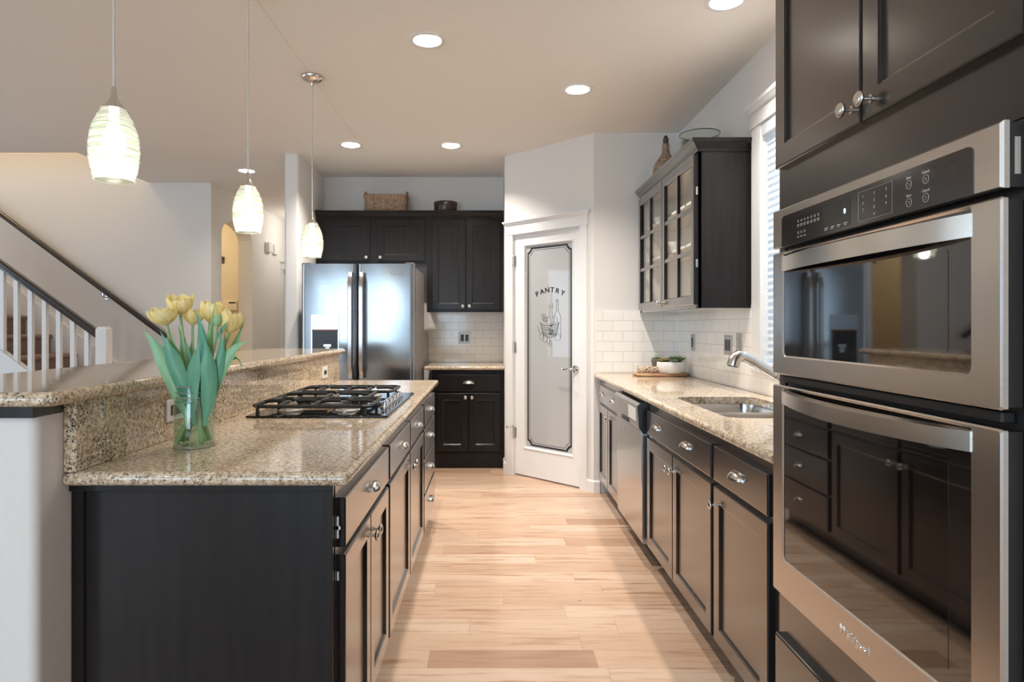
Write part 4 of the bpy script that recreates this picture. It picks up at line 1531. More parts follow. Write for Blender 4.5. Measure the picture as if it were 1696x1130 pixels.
lg = text_mb('Whirlpool', 0.028, 0.001)
lg.xform(Matrix.Translation((0.775, -0.0015, 1.695)))
lg.build('logo_lettering', 'sticker', rd)
for x in (0.04, FW - 0.04):
    MB().box(x - 0.035, x + 0.035, 0.02, 0.14, 1.756, 1.785).build('hinge_cover', 'fridgeside', fr, bevel=0.004)

# ------------------------------------------------------------------ glass-front wall cabinet
GY0, GY1 = 4.905, 3.548
GX = 1.142
gz0, gz1 = 1.372, 2.245
gc = thing('display_cabinet', 'dark wall cabinet with glazed grid doors beside the window', 'cabinet', (GX, GY0, 0), R(-90))
GW = GY0 - GY1
GD = 1.432 - GX
t_ = 0.018
mb = MB()
mb.box(0, t_, 0, GD, gz0, gz1)
mb.box(GW - t_, GW, 0, GD, gz0, gz1)
mb.box(t_, GW - t_, 0, GD, gz0, gz0 + t_)
mb.box(t_, GW - t_, 0, GD, gz1 - t_, gz1)
mb.box(t_, GW - t_, GD - 0.008, GD, gz0 + t_, gz1 - t_)
mb.box(0, 0.03, -0.0005, t_, gz0, gz1)
mb.box(0, GW, -0.0005, t_, gz0, gz0 + 0.028)
mb.box(0, GW, -0.0005, t_, gz1 - 0.028, gz1)
mb.box(GW - 0.04, GW, -0.0005, t_, gz0, gz1)
mb.build('cabinet_body', 'cab', gc)
mb = MB()
q = 0.0012
mb.box(t_, GW - t_, GD - 0.010, GD - 0.0085, gz0 + t_, gz1 - t_)
mb.box(t_, t_ + q, 0.02, GD - 0.01, gz0 + t_, gz1 - t_)
mb.box(GW - t_ - q, GW - t_, 0.02, GD - 0.01, gz0 + t_, gz1 - t_)
mb.box(t_, GW - t_, 0.02, GD - 0.01, gz0 + t_, gz0 + t_ + q)
mb.box(t_, GW - t_, 0.02, GD - 0.01, gz1 - t_ - q, gz1 - t_)
mb.build('cabinet_lining', 'cabin', gc)
for z in (1.745, 1.990):
    MB().box(t_ + 0.002, GW - t_ - 0.002, 0.03, GD - 0.012, z, z + 0.016).build('shelf', 'cabin', gc)


def glass_door(x0, x1, z0, z1, kx):
    st = 0.055
    mb = MB()

    def L(p, y):
        a, b, c, d_ = p
        return [(a, y, c), (b, y, c), (b, y, d_), (a, y, d_)]
    op = (x0 + st, x1 - st, z0 + st, z1 - st)
    op2 = (x0 + st - 0.005, x1 - st + 0.005, z0 + st - 0.005, z1 - st + 0.005)
    mb.loops([L(op, -0.001), L((x0, x1, z0, z1), -0.001), L((x0, x1, z0, z1), -0.017), L((x0 + 0.004, x1 - 0.004, z0 + 0.004, z1 - 0.004), -0.021), L(op2, -0.021), L(op, -0.015), L(op, -0.001)], False, False)
    cx = (x0 + x1) / 2
    mb.box(cx - 0.011, cx + 0.011, -0.019, -0.001, op[2], op[3])
    for k in (1, 2):
        zc = op[2] + (op[3] - op[2]) * k / 3
        mb.box(op[0], cx - 0.011, -0.0185, -0.001, zc - 0.011, zc + 0.011)
        mb.box(cx + 0.011, op[1], -0.0185, -0.001, zc - 0.011, zc + 0.011)
    d = mb.build('door', 'cab', gc)
    MB().box(op[0] - 0.002, op[1] + 0.002, -0.007, -0.004, op[2] - 0.002, op[3] + 0.002).build('door_glass', 'glass', d)
    knob(d, kx, z0 + 0.035, -0.021)


gm = GY0 - 4.222
glass_door(0.015, gm - 0.002, gz0 + 0.020, gz1 - 0.016, gm - 0.030)
glass_door(gm + 0.002, GW - 0.012, gz0 + 0.020, gz1 - 0.016, gm + 0.030)
crown_on(gc, 0, GW, GD, gz1, (False, True))
for z in (1.62, 2.02):
    MB().box(GW - 0.011, GW - 0.006, -0.010, -0.001, z - 0.022, z + 0.022).build('hinge', 'hinge', gc)

# bowls in the cabinet
def small_bowl(x, y, z, r, h, label):
    mb = MB().lathe([(r * 0.55, 0), (r * 0.75, h * 0.3), (r, h), (r * 0.95, h), (r * 0.7, h * 0.32), (0.001, h * 0.12)], 28, (0, 0, 0))
    o = mb.build('bowl', 'ceramic', smooth=True, angle=50, loc=(x, y, z))
    return tag(o, label, 'bowl', 'white bowls behind the cabinet glass')


small_bowl(1.275, 4.40, 1.7612, 0.062, 0.085, 'white bowl on the lower shelf behind cabinet glass')
small_bowl(1.255, 4.72, 2.0062, 0.060, 0.06, 'white bowl on the upper shelf behind cabinet glass')

# ------------------------------------------------------------------ things on the cabinets
GT = gz1 + 0.0555
UT = uz1 + 0.0555
bs_ = thing('wicker_basket', 'brown wicker basket with two handles on the fridge cabinet', 'basket', (-1.005, 6.20, UT))
mb = MB()
ls = []
NP = 180


def rr_pt(hw, hd, r, u):
    """point and outward normal on a rounded rectangle perimeter, u in 0..1"""
    pts = rrect(-hw, hw, -hd, hd, r, 8)
    return pts


base_ = rrect(-0.192, 0.192, -0.105, 0.105, 0.035, 44)
nb = len(base_)
cum = [0.0]
for i in range(nb):
    a, b = base_[i], base_[(i + 1) % nb]
    cum.append(cum[-1] + math.hypot(b[0] - a[0], b[1] - a[1]))
tot = cum[-1]


def per(u):
    d_ = (u % 1.0) * tot
    for i in range(nb):
        if cum[i + 1] >= d_:
            a, b = base_[i], base_[(i + 1) % nb]
            k = (d_ - cum[i]) / max(cum[i + 1] - cum[i], 1e-9)
            nx_, ny_ = (b[1] - a[1]), -(b[0] - a[0])
            ll = math.hypot(nx_, ny_) or 1
            return a[0] + (b[0] - a[0]) * k, a[1] + (b[1] - a[1]) * k, nx_ / ll, ny_ / ll
    return base_[0][0], base_[0][1], 0, -1


PER = [per(i / 240) for i in range(240)]
NR = 40
for j in range(NR + 1):
    z = 0.155 * j / NR
    fl = 1.0 + 0.04 * j / NR
    l = []
    rowk = j // 4
    for i, (x, y, nx_, ny_) in enumerate(PER):
        bulge = 0.004 * math.sin(PI * (j % 4 + 0.5) / 4) * (1 if ((i // 6 + rowk) % 2) else 0.15)
        l.append((x * fl + nx_ * bulge, y * fl + ny_ * bulge, z))
    ls.append(l)
mb.loops(ls, True, False)
ls2 = [[(x * 1.04 - nx_ * 0.008, y * 1.04 - ny_ * 0.008, 0.155) for x, y, nx_, ny_ in PER], [(x * 0.98 - nx_ * 0.008, y * 0.98 - ny_ * 0.008, 0.01) for x, y, nx_, ny_ in PER]]
mb.loops([ls[-1]] + ls2, False, True)
mb.build('woven_body', 'basket', bs_, smooth=True, angle=60)
mb = MB()
rim = [(x * 1.045, y * 1.045, 0.158) for x, y, _, _ in PER]
mb.tube(rim + [rim[0]], 0.009, 8, caps=False)
mb.build('rim', 'basket', bs_, smooth=True)
for sx in (-1, 1):
    pts = [(sx * 0.198, 0.045 * math.cos(a), 0.15 + 0.052 * math.sin(a)) for a in [PI * k / 10 for k in range(11)]]
    MB().tube(pts, 0.010, 8).build('handle', 'basket', bs_, smooth=True)

bx = thing('lidded_box', 'round dark brown lidded box beside the basket', 'box', (-0.435, 6.20, UT))
MB().lathe([(0.109, 0), (0.112, 0.004), (0.112, 0.072)], 40).build('box_base', 'darkwood', bx, smooth=True, angle=40)
MB().lathe([(0.115, 0.073), (0.115, 0.102), (0.112, 0.106), (0.001, 0.107)], 40).build('lid', 'darkwood', bx, smooth=True, angle=40)

wb = thing('wicker_bottle', 'cane-wrapped bottle with dark stopper on the display cabinet', 'bottle', (1.265, 4.66, GT))
prof = [(0.060, 0.0), (0.078, 0.01), (0.088, 0.05), (0.090, 0.09), (0.084, 0.13), (0.066, 0.165), (0.042, 0.195), (0.028, 0.22), (0.024, 0.25), (0.022, 0.30)]
pr = []
for i in range(len(prof) - 1):
    for k in range(6):
        t = k / 6
        pr.append((prof[i][0] + (prof[i + 1][0] - prof[i][0]) * t, prof[i][1] + (prof[i + 1][1] - prof[i][1]) * t))
ls = []
for j, (r, h) in enumerate(pr):
    l = []
    for i in range(72):
        a = 2 * PI * i / 72
        b_ = 0.0022 * math.sin(PI * (j % 3 + 0.5) / 3) * (1 if (i // 3 + j // 3) % 2 else 0.1)
        l.append(((r + b_) * math.cos(a), (r + b_) * math.sin(a), h))
    ls.append(l)
MB().loops(ls).build('woven_wrap', 'wrap', wb, smooth=True, angle=60)
MB().lathe([(0.019, 0.295), (0.019, 0.318), (0.020, 0.320), (0.020, 0.330), (0.014, 0.332), (0.012, 0.346), (0.004, 0.352)], 20).build('stopper', 'darkwood', wb, smooth=True)

gb = thing('glass_bowl', 'round clear glass bowl on the display cabinet', 'bowl', (1.285, 3.965, GT))
mb = MB().lathe([(0.105, 0.0), (0.114, 0.006), (0.118, 0.03), (0.119, 0.152), (0.1165, 0.152), (0.115, 0.03), (0.110, 0.010), (0.001, 0.008)], 48)
mb.build('bowl_wall', 'bowlglass', gb, smooth=True, angle=40)
MB().tube([(0.119 * math.cos(2 * PI * i / 48), 0.119 * math.sin(2 * PI * i / 48), 0.153) for i in range(49)], 0.0035, 8, caps=False).build('rim', 'rimglass', gb, smooth=True)
cd = MB().lathe([(0.024, 0), (0.024, 0.115), (0.020, 0.118), (0.001, 0.117)], 24)
tag(cd.build('candle', 'green', smooth=True, angle=40, loc=(1.215, 4.02, GT + 0.011)), 'short dark green candle standing inside the glass bowl', 'candle')

# ------------------------------------------------------------------ things on the sink worktop
CT = 0.914
bd = MB()
ls = []
ptsb = []
nb_ = 44
for i in range(nb_):
    a = 2 * PI * i / nb_
    rx, ry = 0.195, 0.10
    ex = math.copysign(abs(math.cos(a)) ** 0.55, math.cos(a))
    ey = math.copysign(abs(math.sin(a)) ** 0.75, math.sin(a))
    wv = 1 + 0.05 * math.sin(3 * a + 1) + 0.03 * math.sin(7 * a)
    ptsb.append((rx * ex * wv, ry * ey * wv))
for k, z in ((0.93, 0.0), (1.0, 0.006), (1.0, 0.016), (0.97, 0.022)):
    ls.append([(x * k, y * k, z) for x, y in ptsb])
bd.loops(ls)
tag(bd.build('wooden_board', 'board', smooth=True, angle=50, loc=(1.222, 4.655, CT + 0.0005), rot=(0, 0, R(-4))), 'live-edge wooden board under the planters on the worktop', 'board')
BT = CT + 0.0228

pl = thing('ribbed_planter', 'white ribbed bowl planter of succulents on the wooden board', 'planter', (1.292, 4.622, BT))
mb = MB()
ls = []
for r, h in ((0.078, 0.0), (0.088, 0.006), (0.096, 0.025), (0.099, 0.05), (0.097, 0.074), (0.094, 0.081), (0.089, 0.081), (0.087, 0.0635), (0.001, 0.067)):
    l = []
    for i in range(120):
        a = 2 * PI * i / 120
        rr_ = r * (1 + (0.012 * math.cos(a * 40) if 0.005 < h < 0.078 and r > 0.0875 else 0))
        l.append((rr_ * math.cos(a), rr_ * math.sin(a), h))
    ls.append(l)
mb.loops(ls)
mb.build('planter_bowl', 'ceramic', pl, smooth=True, angle=50)
MB().lathe([(0.0865, 0.0705), (0.05, 0.075), (0.001, 0.077)], 24).build('soil', 'soil', pl, smooth=True)


def rosette(cx, cy, cz, r, n, layers, up0=15):
    mb = MB()
    for l in range(layers):
        for k in range(n):
            a = 2 * PI * (k + 0.5 * l) / n + random.uniform(-0.1, 0.1)
            tilt = R(up0 + 55 * l / max(1, layers - 1)) + random.uniform(-0.1, 0.1)
            L_ = r * (1 - 0.22 * l) * random.uniform(0.85, 1.1)
            wd = L_ * 0.34
            d = Vector((math.cos(a) * math.cos(tilt), math.sin(a) * math.cos(tilt), math.sin(tilt)))
            s_ = Vector((-math.sin(a), math.cos(a), 0))
            u = s_.cross(d)
            c = Vector((cx, cy, cz))
            ls = []
            for t, w_, th in ((0.0, 0.35, 0.12), (0.35, 0.8, 0.20), (0.65, 1.0, 0.18), (0.88, 0.6, 0.10), (1.0, 0.06, 0.02)):
                p = c + d * L_ * t + u * (-0.12 * L_ * math.sin(PI * t))
                ls.append([tuple(p + s_ * wd * w_ * math.cos(q) * 0.5 - u * wd * th * math.sin(q) * 1.4) for q in [2 * PI * j / 6 for j in range(6)]])
            mb.loops(ls)
    return mb


for (x, y, r, n, l, m_, up) in ((-0.055, -0.02, 0.052, 8, 3, 'succred', 20), (-0.02, 0.03, 0.05, 8, 3, 'succpale', 25), (0.05, -0.005, 0.062, 9, 3, 'succ', 25),
                                (0.015, -0.045, 0.035, 7, 2, 'succpale', 30), (0.03, 0.05, 0.055, 8, 3, 'succ', 35), (0.072, 0.03, 0.045, 7, 2, 'succred', 25)):
    rosette(x, y, 0.078, r, n, l, up).build('succulent', m_, pl, smooth=True)

sp_ = thing('small_flowerpot', 'small grey clay pot with a pale succulent behind the ribbed planter', 'flowerpot', (1.213, 4.715, BT))
MB().lathe([(0.024, 0.0), (0.033, 0.0635), (0.037, 0.069), (0.039, 0.098), (0.035, 0.098), (0.034, 0.088), (0.001, 0.087)], 28).build('pot', 'claypot', sp_, smooth=True, angle=40)
rosette(0, 0, 0.088, 0.048, 9, 3, 35).build('succulent', 'succpale', sp_, smooth=True)

# cactus wood with holes
mb = MB()
nu, nv = 40, 20
V_ = {}
ls = []
for i in range(nu + 1):
    t = i / nu
    r = 0.021 + 0.002 * math.sin(5 * t)
    l = []
    for k in range(nv):
        a = 2 * PI * k / nv + 1.2 * t
        l.append((-0.075 + 0.15 * t, r * math.cos(a), 0.0235 + r * math.sin(a)))
    ls.append(l)
vs = [p for l in ls for p in l]
fs = []
for i in range(nu):
    for k in range(nv):
        if i % 5 in (1, 2, 3) and (k + 2 * (i // 5)) % 4 in (1, 2):
            continue
        fs.append((i * nv + k, i * nv + (k + 1) % nv, (i + 1) * nv + (k + 1) % nv, (i + 1) * nv + k))
mb.add(vs, fs)
o = mb.build('cactus_skeleton', 'cholla', smooth=True, angle=60, loc=(1.128, 4.632, BT), rot=(0, 0, R(-8)), solid=-0.003)
tag(o, 'piece of pierced cactus wood lying on the wooden board', 'ornament')

# brown ornament on the window sill
mb = MB()
mb.loops([[(x + r * math.cos(a), r * 0.8 * math.sin(a), z + 0) for a in [2 * PI * k / 14 for k in range(14)]] for r, x, z in
          ((0.018, 0, 0), (0.026, 0, 0.006), (0.028, 0.002, 0.022), (0.020, 0.004, 0.035), (0.015, 0.004, 0.042), (0.020, 0.006, 0.052), (0.019, 0.008, 0.064), (0.010, 0.009, 0.073))])
tag(mb.build('sill_ornament', 'brown', smooth=True, angle=60, loc=(1.447, 3.245, WZ0 + 0.0005)), 'small rounded brown ornament on the window sill behind the faucet', 'ornament')

# ------------------------------------------------------------------ outlets (local: faces -y)


def outlet(label, loc, rz, gang=1, vertical=True, plate='plate', insert='black', style='rocker', group='outlet plates'):
    t = thing('wall_outlet', label, 'outlet', loc, rz, group)
    wd, ht = (0.070 + 0.046 * (gang - 1)), 0.115
    if not vertical:
        wd, ht = ht, wd
    MB().box(-wd / 2, wd / 2, -0.006, 0, -ht / 2, ht / 2).build('cover_plate', plate, t, bevel=0.003)
    for g in range(gang):
        cx = (g - (gang - 1) / 2) * 0.046
        a, b = (0.0165, 0.033) if vertical else (0.033, 0.0165)
        if style == 'grey':
            a, b = a * 0.8, b * 0.8
        ins = MB().box(cx - a, cx + a, -0.009, -0.005, -b, b).build('socket', insert, t, bevel=0.0015)
    return t


outlet('double outlet plate on the tile of the back wall', (-0.260, 6.3718, 1.158), 0, 2)
outlet('single dark socket on the sink wall tile, nearest the corner', (1.4318, 4.56, 1.157), R(-90), 1)
outlet('double switch plate on the sink wall tile', (1.4318, 3.885, 1.158), R(-90), 2)
outlet('single metal switch plate on the tile beside the window casing', (1.4318, 3.715, 1.172), R(-90), 1, True, 'plate', 'plate')
outlet('white outlet plate on the granite backsplash behind the tulip jar', (-1.0098, 2.055, 1.006), R(90), 1, False, 'plateivory', 'lcd')
outlet('white outlet plate at the far end of the granite backsplash', (-1.0098, 3.905, 0.992), R(90), 1, False, 'plateivory', 'lcd', 'grey')

# hall wall fittings
kp = thing('alarm_keypad', 'ivory alarm keypad on the entry wall seen through the arch', 'keypad', (-3.395, 8.3995, 1.545))
MB().box(-0.094, 0.094, -0.028, 0, -0.0635, 0.0635).build('keypad_case', 'ivory', kp, bevel=0.006)
MB().box(-0.010, 0.078, -0.0295, -0.027, 0.024, 0.045).build('display', 'lcd', kp)
for r_ in range(3):
    for c_ in range(4):
        MB().box(-0.006 + 0.022 * c_, 0.010 + 0.022 * c_, -0.031, -0.027, -0.006 - 0.018 * r_, 0.006 - 0.018 * r_).build('key', 'plateivory', kp)
for k, (y, lbl) in enumerate(((8.29, 'thicker white door chime box on the hall wall, nearer the arch'), (8.55, 'thinner white door chime box on the hall wall, nearer the door casing'))):
    ch = thing('door_chime', lbl, 'chime', (-2.88, y, 2.285), R(90), 'white boxes on the hall wall')
    MB().box(-0.075, 0.075, -0.055 + 0.02 * k, 0, -0.062, 0.062).build('chime_cover', 'white', ch, bevel=0.005)
    MB().box(-0.080, 0.080, -0.006, 0, -0.067, 0.067).build('back_plate', 'plateivory', ch)
hk = thing('wall_hook', 'small dark hook high on the entry wall inside the arch', 'hook', (-3.492, 8.3995, 2.13))
MB().box(-0.018, 0.018, -0.006, 0, -0.04, 0.05).build('hook_plate', 'darkwood', hk, bevel=0.002)
MB().tube([(0, -0.006, 0.02), (0, -0.04, 0.03), (0, -0.05, 0.06)], 0.007, 8).build('hook_arm', 'darkwood', hk, smooth=True)

# ------------------------------------------------------------------ stairs
RISE, RUN = 0.192, 0.255
st = thing('staircase', 'brown carpeted staircase rising behind the white balusters', 'staircase', (0, 0, 0))


def nose(k):
    return -4.23 - RUN * (k - 5), 0.998 + RISE * (k - 5)


for k in range(1, 11):
    x, z = nose(k)
    zb = max(0.0, z - RISE * 1.0)
    mb = MB()
    pr_ = [(x - 0.03, zb), (x - 0.03, z - 0.045), (x - 0.006, z - 0.040), (x, z - 0.022), (x - 0.008, z - 0.004), (x - 0.03, z), (x - RUN - 0.05, z), (x - RUN - 0.05, zb)]
    mb.prism(pr_, 'y', 5.545, 6.60)
    mb.build('step', 'carpet', st, bevel=0.006)
x1, z1 = nose(0.6)
x2, z2 = nose(10.6)
sl_ = [(x1 + 0.06, 0.0), (x1 + 0.06, z1 + 0.06), (x2, z2 + 0.13), (x2, z2 - 0.20), (x1 - 0.30, 0.0)]
MB().prism([(x1 + 0.06, 0.0), (x1 + 0.06, z1 + 0.15), (x2, z2 + 0.17), (x2, z2 - 0.25), (x1 - 0.35, 0.0)], 'y', 6.605, 6.629).build('skirt_board', 'white', st)
MB().prism(sl_, 'y', 5.475, 5.54).build('stringer', 'white', st)
MB().prism([(x1 - 0.31, 0.0), (x2, z2 - 0.21), (x2, 0.0)], 'y', 5.49, 5.53).build('understairs_panel', 'wall', st)

rl = thing('stair_railing', 'white balusters and newel under a dark handrail', 'railing', (0, 0, 0))


def pxX(px, y):
    return (px - 813) * y / FPX


RSL = 0.722
RY = 5.505


def railz(x):
    return 1.218 + (-3.38 - x) * RSL


nx0, nx1 = -3.352, -3.262
mb = MB()
yc = RY
hw = (nx1 - nx0) / 2
xc = (nx0 + nx1) / 2
mb.loops([[(xc + sx * k, yc + sy * k, z) for sx, sy in ((-1, -1), (1, -1), (1, 1), (-1, 1))] for k, z in ((hw, 0), (hw, 1.245), (hw * 0.72, 1.268))])
mb.build('newel_post', 'white', rl)
mb = MB()
hs = []
xa, xb = nx0, -5.6
prof = [(-0.022, -0.030), (0.022, -0.030), (0.026, -0.012), (0.034, 0.002), (0.034, 0.020), (0.022, 0.034), (-0.022, 0.034), (-0.034, 0.020), (-0.034, 0.002), (-0.026, -0.012)]
mb.loops([[(x, RY + u, railz(x) + v * 1.15) for u, v in prof] for x in (xa, xb)])
mb.build('handrail', 'rail', rl, smooth=True, angle=30)
pxs = [5 - 23.3 * k for k in range(3, 0, -1)] + [5, 28.3, 51.6, 75, 98.3, 121.6, 145]
for px in pxs:
    x = pxX(px, RY)
    bw = 0.018
    zt = railz(x) - 0.028
    zb = 0.998 + (-4.23 - x) * (RISE / RUN) + 0.05
    mb = MB().prism([(x - bw, zb - 0.05), (x + bw, zb - 0.05), (x + bw, zt - bw * RSL), (x - bw, zt + bw * RSL)], 'y', RY - bw, RY + bw)
    mb.build('baluster', 'white', rl)

wh = thing('wall_handrail', 'dark round handrail mounted on the stair wall', 'handrail', (0, 0, 0))
p, q = Vector((-3.30, 6.555, 1.164)), Vector((-6.2, 6.555, 1.164 + 2.9 * 0.742))
MB().tube([p, q], 0.026, 16).build('rail', 'rail', wh, smooth=True)
for xx in (-3.95, -5.3):
    zz = 1.164 + (-3.30 - xx) * 0.742
    MB().tube([(xx, 6.555, zz - 0.024), (xx, 6.555, zz - 0.060), (xx, 6.58, zz - 0.078), (xx, 6.628, zz - 0.078)], 0.007, 8).lathe([(0.022, 6.622), (0.022, 6.629)], 16, (xx, 0, zz - 0.078), 'y').build('bracket', 'nickel', wh, smooth=True)

# ------------------------------------------------------------------ lights that hang or sit in the ceiling
PEND = [(-1.057, 1.807, 'nearest of the three glass pendants over the bar'), (-1.057, 2.805, 'middle of the three glass pendants over the bar'), (-1.057, 3.81, 'farthest of the three glass pendants over the bar')]


def make_pendant():
    t = thing('pendant_light', '', 'pendant light', (0, 0, 0), 0, 'glass pendants over the bar')
    zb = 1.680
    ln = MB().lathe([(0.0625, CEIL - 0.0005), (0.0625, CEIL - 0.012), (0.055, CEIL - 0.022), (0.030, CEIL - 0.034), (0.010, CEIL - 0.040), (0.006, CEIL - 0.058), (0.002, CEIL - 0.06)], 32)
    ln.build('canopy', 'nickel', t, smooth=True, angle=40)
    MB().tube([(0, 0, CEIL - 0.05), (0.0008, 0, 2.3), (-0.0008, 0, 2.1), (0, 0, zb + 0.262)], 0.0034, 8).build('cord', 'cord', t, smooth=True)
    MB().lathe([(0.006, zb + 0.262), (0.0075, zb + 0.258), (0.0085, zb + 0.236), (0.012, zb + 0.226), (0.020, zb + 0.212), (0.032, zb + 0.203), (0.036, zb + 0.198), (0.018, zb + 0.196)], 28).build('socket_cap', 'nickel', t, smooth=True, angle=50)
    prof = []
    for i in range(60):
        u = i / 59
        z = zb + 0.200 * u
        r = 0.0635 * (1 - (abs(u - 0.40) / 0.60) ** 2.2 * (0.52 if u > 0.40 else 0.0)) if u > 0.40 else 0.0635 * (1 - ((0.40 - u) / 0.40) ** 2.0 * 0.22)
        prof.append((r, z))
    ls = []
    for j, (r, z) in enumerate(prof):
        ls.append([((r + 0.0007 * math.sin(j * 2.1 + 2 * a + math.sin(3 * a))) * math.cos(a), (r + 0.0007 * math.sin(j * 2.1 + 2 * a + math.sin(3 * a))) * math.sin(a), z) for a in [2 * PI * k / 48 for k in range(48)]])
    sh = MB().loops(ls, False, False).build('glass_shade', 'shade', t, smooth=True, angle=70)

    def rad(z):
        u = (z - zb) / 0.200
        for (r0, z0_), (r1, z1_) in zip(prof, prof[1:]):
            if z0_ <= z <= z1_:
                return r0 + (r1 - r0) * (z - z0_) / (z1_ - z0_)
        return prof[0][0] if z < zb else prof[-1][0]
    rnd = random.Random(3)
    th = MB()
    for i in range(34):
        zc = zb + 0.003 + 0.168 * i / 33
        tx, ph, r2 = rnd.uniform(0.0, 0.008) + 0.003 * (i > 20), rnd.uniform(0, 2 * PI), rnd.uniform(0.0007, 0.0015)
        pts = []
        for k in range(37):
            a = 2 * PI * k / 36
            z = min(max(zc + tx * math.sin(a + ph), zb), zb + 0.198)
            r = rad(z) + 0.0008
            pts.append((r * math.cos(a), r * math.sin(a), z))
        th.tube(pts, r2, 5, caps=False)
    th.build('spun_glass_thread', 'shade', sh, smooth=True)
    MB().tube([(0.0505 * math.cos(2 * PI * k / 40), 0.0505 * math.sin(2 * PI * k / 40), zb) for k in range(41)], 0.0022, 6, caps=False).build('shade_rim', 'shade', sh, smooth=True)
    MB().lathe([(0.012, zb + 0.198), (0.013, zb + 0.165), (0.016, zb + 0.15), (0.027, zb + 0.125), (0.031, zb + 0.10), (0.026, zb + 0.078), (0.014, zb + 0.066), (0.001, zb + 0.063)], 24).build('bulb', 'bulb', t, smooth=True)
    return t


pd = make_pendant()
for i, (x, y, lbl) in enumerate(PEND):
    if i == 0:
        pd.location = (x, y, 0)
        pd['label'] = lbl
    else:
        dup(pd, (x, y, 0), R(70 * i), lbl)
    d = bpy.data.lights.new('pendant_glow', 'POINT')
    d.energy = 0.3
    d.color = (1.0, 0.93, 0.82)
    d.shadow_soft_size = 0.03
    o = bpy.data.objects.new('pendant_glow', d)
    o.location = (x, y, 1.70)
    C.objects.link(o)

CANL = ['recessed ceiling light on its own over the middle of the aisle', 'recessed ceiling light over the aisle, nearest the sink window wall', 'recessed ceiling light in front of the fridge', 'recessed ceiling light in front of the tall back wall cabinet',
        'recessed ceiling light cut by the top edge of the picture', 'recessed ceiling light over the hall behind the middle pendant']


def make_can():
    t = thing('recessed_light', '', 'ceiling light', (0, 0, 0), 0, 'recessed ceiling lights')
    MB().lathe([(0.070, CEIL + 0.004), (0.072, CEIL - 0.003), (0.092, CEIL - 0.005), (0.097, CEIL - 0.003), (0.098, CEIL)], 40, cap0=False, cap1=False).build('trim_ring', 'white', t, smooth=True)
    MB().lathe([(0.070, CEIL + 0.003), (0.066, CEIL + 0.04), (0.056, CEIL + 0.085), (0.048, CEIL + 0.115), (0.001, CEIL + 0.116)], 40, cap0=False).build('reflector', 'can', t, smooth=True)
    MB().lathe([(0.001, CEIL + 0.066), (0.030, CEIL + 0.0635), (0.038, CEIL + 0.080), (0.034, CEIL + 0.11)], 28).build('lamp', 'canlamp', t, smooth=True)
    return t


cn = make_can()
for i, (x, y) in enumerate(CANS):
    if i == 0:
        cn.location = (x, y, 0)
        cn['label'] = CANL[0]
    else:
        dup(cn, (x, y, 0), 0, CANL[i])
    area('recessed_lamp', (x, y, CEIL + 0.062), (0, 0, 0), 0.07, 0.07, 4 if x < -2 else 15, WARM, 'DISK', 150)

for x, y in ((-2.3, -0.6), (-1.1, -0.6), (-2.3, -2.4), (-1.1, -2.4), (0.4, -0.6)):     # unseen ceiling fill added behind the camera, also streaks the steel
    area('added_rear_fill', (x, y, CEIL - 0.002), (0, 0, 0), 0.10, 0.10, 4, WARM, 'DISK', 170)

# lamps in the stairwell and entry beyond the arch; living-room point is added fill
for nm, loc, e, col in (('added_living_fill', (-4.6, 2.2, 2.3), 4, (1.0, 0.93, 0.85)), ('stairwell_lamp', (-5.0, 6.0, 4.9), 32, (1.0, 0.76, 0.48)), ('entry_lamp', (-4.1, 7.6, 2.45), 14, (1.0, 0.80, 0.50)), ('hall_lamp', (-2.3, 8.6, 2.5), 6, WARM)):
    d = bpy.data.lights.new(nm, 'POINT')
    d.energy = e
    d.color = col
    d.shadow_soft_size = 0.12
    o = bpy.data.objects.new(nm, d)
    o.location = loc
    C.objects.link(o)

# ------------------------------------------------------------------ tulips in a jar
JX, JY, JZ = -0.879, 1.91, 0.9148
jr = thing('glass_jar', 'clear clip-top glass jar holding tulips on the island', 'jar', (JX, JY, JZ))
MB().lathe([(0.048, 0.0), (0.056, 0.003), (0.0575, 0.012), (0.0575, 0.128), (0.054, 0.142), (0.051, 0.150), (0.051, 0.158), (0.0535, 0.160), (0.0535, 0.166), (0.051, 0.168), (0.051, 0.176), (0.053, 0.178), (0.053, 0.182),
            (0.049, 0.182), (0.048, 0.150), (0.054, 0.128), (0.054, 0.014), (0.050, 0.008), (0.001, 0.007)], 44, cap1=False).build('jar_glass', 'jarglass', jr, smooth=True, angle=50)
MB().lathe([(0.001, 0.008), (0.049, 0.009), (0.0535, 0.015), (0.0535, 0.070), (0.001, 0.070)], 40, cap0=False, cap1=False).build('water', 'water', jr, smooth=True, angle=40)
mb = MB()
mb.tube([(0.0535 * math.cos(2 * PI * k / 36), 0.0535 * math.sin(2 * PI * k / 36), 0.148) for k in range(37)], 0.0014, 6, caps=False)
mb.tube([(0.052, -0.010, 0.148), (0.066, -0.012, 0.160), (0.072, -0.010, 0.146), (0.066, -0.010, 0.130), (0.060, -0.006, 0.140)], 0.0015, 6)
mb.tube([(0.052, 0.012, 0.150), (0.0635, 0.012, 0.162), (0.070, 0.010, 0.148), (0.058, 0.010, 0.140)], 0.0015, 6)
mb.build('wire_clasp', 'chrome', jr, smooth=True)
M['jarrim'].node_tree.nodes['Principled BSDF'].inputs['Transmission Weight'].default_value = 0.8
for nm, r_, z_, t_k in (('lip', 0.052, 0.180, 0.0026), ('neck_ring', 0.0525, 0.163, 0.0018), ('shoulder_ring', 0.0525, 0.135, 0.0015), ('foot_ring', 0.056, 0.004, 0.0022)):
    MB().tube([(r_ * math.cos(2 * PI * k / 40), r_ * math.sin(2 * PI * k / 40), z_) for k in range(41)], t_k, 8, caps=False).build(nm, 'jarrim', jr, smooth=True)


